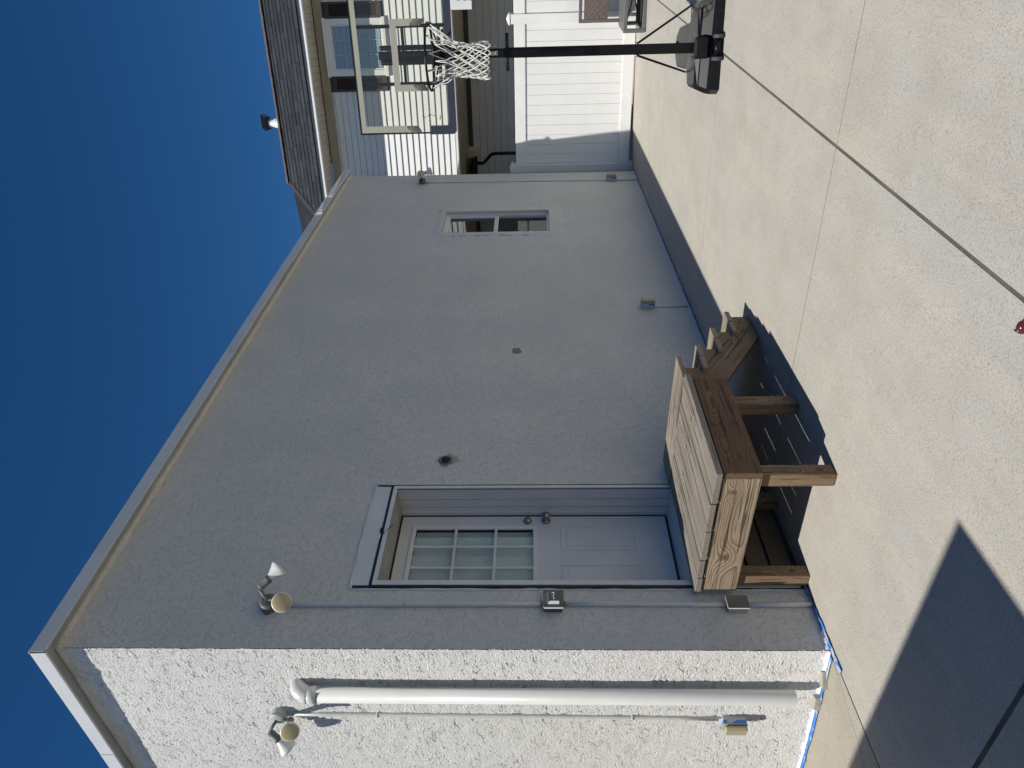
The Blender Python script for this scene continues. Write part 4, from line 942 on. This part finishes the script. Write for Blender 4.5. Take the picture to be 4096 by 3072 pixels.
b = MB(); b.box(-1.5, 7.5, -.625, -.561, 5.318, 5.352, .004); hpart('fascia_lip', b, M['gutterwhite'])
b = MB(); b.box(-1.5, 7.5, -.612, -.561, 5.353, 5.402); hpart('drip_edge', b, M['drip'])
# window with shutters
wn = bpy.data.objects.new('window', None); link(wn); wn.parent = ho; OFF[wn.name] = Vector()
b = MB(); b.box(.945, 1.035, -.048, 0, 4.22, 5.145, .004); b.box(1.715, 1.805, -.048, 0, 4.22, 5.145, .004); b.box(.93, 1.82, -.058, 0, 5.1455, 5.20, .004); b.box(.93, 1.82, -.060, 0, 4.165, 4.2195, .004); b.box(1.0355, 1.7145, -.047, 0, 5.075, 5.145, .003); hpart('casing', b, M['vinyl'], wn)
b = MB(); frx = (1.036, 1.714)
b.box(frx[0], frx[0]+.022, -.030, 0, 4.22, 5.074, .003); b.box(frx[1]-.022, frx[1], -.030, 0, 4.22, 5.074, .003); b.box(frx[0]+.022, frx[1]-.022, -.030, 0, 5.052, 5.074, .003); b.box(frx[0]+.022, frx[1]-.022, -.030, 0, 4.22, 4.25, .003); b.box(frx[0]+.022, frx[1]-.022, -.032, 0, 4.640, 4.672, .003); hpart('sash', b, M['vinyl'], wn)
for xx in (1.264, 1.486):
    for z0, z1 in ((4.25, 4.640), (4.672, 5.052)): b = MB(); b.box(xx-.005, xx+.005, -.022, -.012, z0, z1); hpart('muntin', b, M['blind'], wn)
for zz in (4.445, 4.862):
    b = MB(); b.box(1.058, 1.692, -.0225, -.0115, zz-.005, zz+.005); hpart('muntin', b, M['blind'], wn)
for z0, z1 in ((4.251, 4.639), (4.673, 5.051)): b = MB(); b.box(1.058, 1.692, -.0105, -.0075, z0, z1); hpart('pane', b, M['glass'], wn)
zz = 4.27
while zz < 5.05:
    b = MB(); b.prism([(-.004, zz), (.001, zz-.001), (.0035, zz+.040), (-.001, zz+.041)], 0, 1.06, 1.69); hpart('blind_slat', b, M['blind'], wn); zz += .046
for x0, x1 in ((.705, .938), (1.812, 2.047)):
    b = MB(); b.box(x0, x0+.034, -.040, 0, 4.21, 5.125, .003); b.box(x1-.034, x1, -.040, 0, 4.21, 5.125, .003)
    b.box(x0+.034, x1-.034, -.040, 0, 5.065, 5.125, .003); b.box(x0+.034, x1-.034, -.040, 0, 4.21, 4.28, .003); b.box(x0+.034, x1-.034, -.040, 0, 4.63, 4.69, .003); b.box(x0+.034, x1-.034, -.004, 0, 4.28, 5.065)
    s_ = hpart('shutter', b, M['shutter'])
    zz = 4.285
    while zz < 5.05:
        if not 4.61 < zz < 4.69:
            b = MB(); b.prism([(-.030, zz), (-.027, zz-.004), (-.008, zz+.017), (-.011, zz+.021)], 0, x0+.035, x1-.035); hpart('louvre', b, M['shutter'], s_)
        zz += .026
# shaded lower storey under the overhang
b = MB(); b.box(-5.5, 7.5, 3.0, 3.15, -.1, 3.24); hpart('lower_wall', b, M['gap_shade'])
z = .06
while z < 3.0:
    q = MB(); q.prism([(2.999, z+.006), (2.976, z+.006), (2.976, z+.014), (2.996, z+.1495), (2.999, z+.1495)], 0, -2.5, 7.0); hpart('lower_siding_board', q, M['siding_low']); z += .150
b = MB(); b.box(-5.5, 7.5, .161, 2.998, 3.16, 3.20); hpart('porch_ceiling', b, M['porchceil'])
b = MB(); b.box(-5.5, -.62, 2.35, 2.99, 2.99, 3.15); hpart('bay_fascia', b, M['frieze'])
for k in range(3):
    zc_ = 2.99+k*.055
    for j in range(7):
        q = MB(); x0 = -.70-j*.26-(.12 if k % 2 else 0)
        q.prism([(2.10+k*.11, zc_), (2.10+k*.11, zc_+.012), (2.26+k*.11, zc_+.075), (2.26+k*.11, zc_+.063)], 0, x0-.255, x0); hpart('shingle', q, M['shingle'])
b = MB(); b.box(-2.6, -.665, 2.10, 2.18, 2.925, 2.985, .004); hpart('porch_gutter', b, M['blackmetal'])
b = MB(); b.tube([(-.80, 2.14, 2.93), (-.805, 2.14, 2.83), (-.80, 2.15, 2.795), (-.66, 2.15, 2.66), (-.625, 2.15, 2.61), (-.62, 2.15, 2.55), (-.62, 2.15, .3)], .034, 10); hpart('downspout', b, M['blackmetal'])
b = MB(); b.box(-.72, -.56, 2.30, 2.98, 2.93, 3.155, .004); hpart('bay_trim', b, M['soffit'])
# roof: front slope with individual shingles
rfo = bpy.data.objects.new('roof', None); link(rfo); rfo.parent = ho; OFF[rfo.name] = Vector()
y0r, z0r, y1r, z1r = -.635, 5.404, .35, 6.27
sl_ = math.hypot(y1r-y0r, z1r-z0r); ey_, ez_ = (y1r-y0r)/sl_, (z1r-z0r)/sl_
def hipx(t): return -1.445+.625*t     # left end of the slope at fraction t up
b = MB(); nn = .012
b.add([(hipx(0), y0r, z0r-nn), (7.6, y0r, z0r-nn), (7.6, y1r, z1r-nn), (hipx(1), y1r, z1r-nn)], [(0, 1, 2, 3)]); hpart('roof_deck', b, M['groove'], rfo)
rows = 9; shi = {}
for r in range(rows):
    t0, t1 = r/rows, (r+1)/rows
    x = -2.0+(.17 if r % 2 else 0)+random.uniform(0, .06)
    while x < 2.9:
        w_ = random.choice((.20, .26, .31)); xa, xb = max(x, hipx(t0)+.02), x+w_-.004
        if xb-xa > .05:
            th = random.choice((.006, .010)); q = MB()
            ya, za = y0r+(y1r-y0r)*t0, z0r+(z1r-z0r)*t0; yb_, zb_ = y0r+(y1r-y0r)*min(1, t1+.02), z0r+(z1r-z0r)*min(1, t1+.02)
            xa2 = max(x, hipx(t1)+.02); ny, nz = -ez_, ey_
            d0, d1 = th+.006, .002
            q.add([(xa, ya, za), (xb, ya, za), (xb, ya+ny*d0, za+nz*d0), (xa, ya+ny*d0, za+nz*d0), (xa2 if xa2 < xb else xa, yb_+ny*d1, zb_+nz*d1), (xb, yb_+ny*d1, zb_+nz*d1)], [(0, 1, 2, 3), (3, 2, 5, 4), (1, 5, 2), (0, 3, 4)])
            hpart('shingle', q, M['shingle'], rfo)
        x += w_
b = MB()
for k in range(34):
    x0 = -.84+k*.12; b.box(x0, x0+.135, y1r-.075, y1r+.04, z1r-.010+.003*(k % 2), z1r+.022+.003*(k % 2), .004)
hpart('ridge_cap', b, M['shinglecap'], rfo, label='pinkish brown ridge cap', kind='stuff')
b = MB()
for k in range(9):
    t = k/9; a_ = Vector((hipx(t)+.0, y0r+(y1r-y0r)*t-.01, z0r+(z1r-z0r)*t+.016)); c_ = Vector((hipx(t+.12), y0r+(y1r-y0r)*(t+.12)-.01, z0r+(z1r-z0r)*(t+.12)+.020))
    b.add([a_+Vector((-.07, .03, .0)), a_+Vector((.07, 0, 0)), c_+Vector((.07, 0, 0)), c_+Vector((-.07, .03, 0)), a_+Vector((-.07, .03, -.02)), a_+Vector((.07, 0, -.02))], [(0, 1, 2, 3), (4, 5, 1, 0)])
hpart('hip_cap', b, M['shingle'], rfo, kind='stuff')
# lower wing of the roof farther back on the left
wz, wy = 7.10, 3.0
b = MB(); b.add([(-1.0, wy, wz+.035), (-6.0, wy, wz-.33), (-6.0, .8, 5.3), (-1.0, .8, 5.6)], [(0, 1, 2, 3)]); hpart('wing_deck', b, M['groove'], rfo)
b = MB()
for r in range(20):
    t0, t1 = r/20, (r+1.1)/20
    x = -1.25
    while x > -3.0:
        w_ = random.choice((.14, .2, .26)); xs_ = (x, x-w_+.006)
        def pt(xx, t, d): zt_ = wz+.035-(.073*(-1.0-xx)); zb__ = 5.6-.06*(-1.0-xx); return (xx, .8+(wy-.8)*t, zb__+(zt_-zb__)*t+d)
        b.add([pt(xs_[0], t0, .022), pt(xs_[1], t0, .022), pt(xs_[1], min(1, t1), .006), pt(xs_[0], min(1, t1), .006), pt(xs_[0], t0, .0), pt(xs_[1], t0, .0)], [(0, 1, 2, 3), (4, 5, 1, 0)]); x -= w_
hpart('wing_shingles', b, M['shingle'], rfo, kind='stuff')
b = MB(); b.add([(-.75, y1r+.02, z1r-.02), (7.6, y1r+.02, z1r-.02), (7.6, 6, 5.2), (-.75, 6, 5.2)], [(0, 1, 2, 3)]); hpart('back_slope', b, M['shingle'], rfo)
# flue with a cowl
fl_ = MB(); fl_.lathe([(.09, 0), (.09, .30), (.075, .32), (.075, .42)], (.11, 1.5, 6.45), (0, 0, 1), 18); fo = hpart('flue', fl_, M['gutterwhite'], rfo)
b = MB(); b.prism([(-.005, 6.885), (.225, 6.885), (.245, 6.93), (.275, 6.99), (.04, 6.99), (-.02, 6.93)], 1, 1.40, 1.62); hpart('cowl', b, M['blackmetal'], fo)
b = MB(); b.box(.06, .16, 1.45, 1.56, 6.85, 6.884); hpart('cowl_neck', b, M['steel'], fo)

# ------------------------------------------------------------------ neighbouring garage that throws the shadow at the lower right
gr_ = thing('garage', 'flat roofed building behind the viewer whose corner shadow falls across the driveway', 'building', (-2.8, -7.5, 0))
b = MB(); b.box(-7, 1.16, -12.0, -3.15, -.6, 3.70); part('wall', b, M['stucco'], gr_)
b = MB(); b.box(-7.1, 1.265, -12.1, -3.02, 3.72, 3.82); part('roof', b, M['fascia'], gr_)

# tiny glossy maroon toy at the edge of view
T = thing('toy', 'tiny glossy maroon toy with white dots lying on the concrete', 'toy', (2.518, -.476, zg(2.518, -.476)))
a = MB(); c0 = Vector((2.518, -.476, zg(2.518, -.476)+.014))
a.lathe([(.0005, -.024), (.010, -.022), (.016, -.012), (.018, 0), (.016, .012), (.009, .021), (.0005, .024)], c0, (1, .3, 0), 18); part('body', a, mat('maroon_gloss', (.10, .018, .025), .15), T)
a = MB()
for dx, dy in ((-.010, .010), (-.010, -.008)): a.lathe([(.0005, .0), (.003, 0), (.0005, .002)], c0+Vector((dx, dy, .0145)), (0, 0, 1), 8)
part('dots', a, M['gutterwhite'], T, kind='stuff')
a = MB(); a.lathe([(.0005, .004), (.006, .003), (.008, 0), (.006, -.003), (.0005, -.004)], c0+Vector((-.018, .014, .006)), (0, 0, 1), 10); part('knob', a, M['blackmetal'], T)
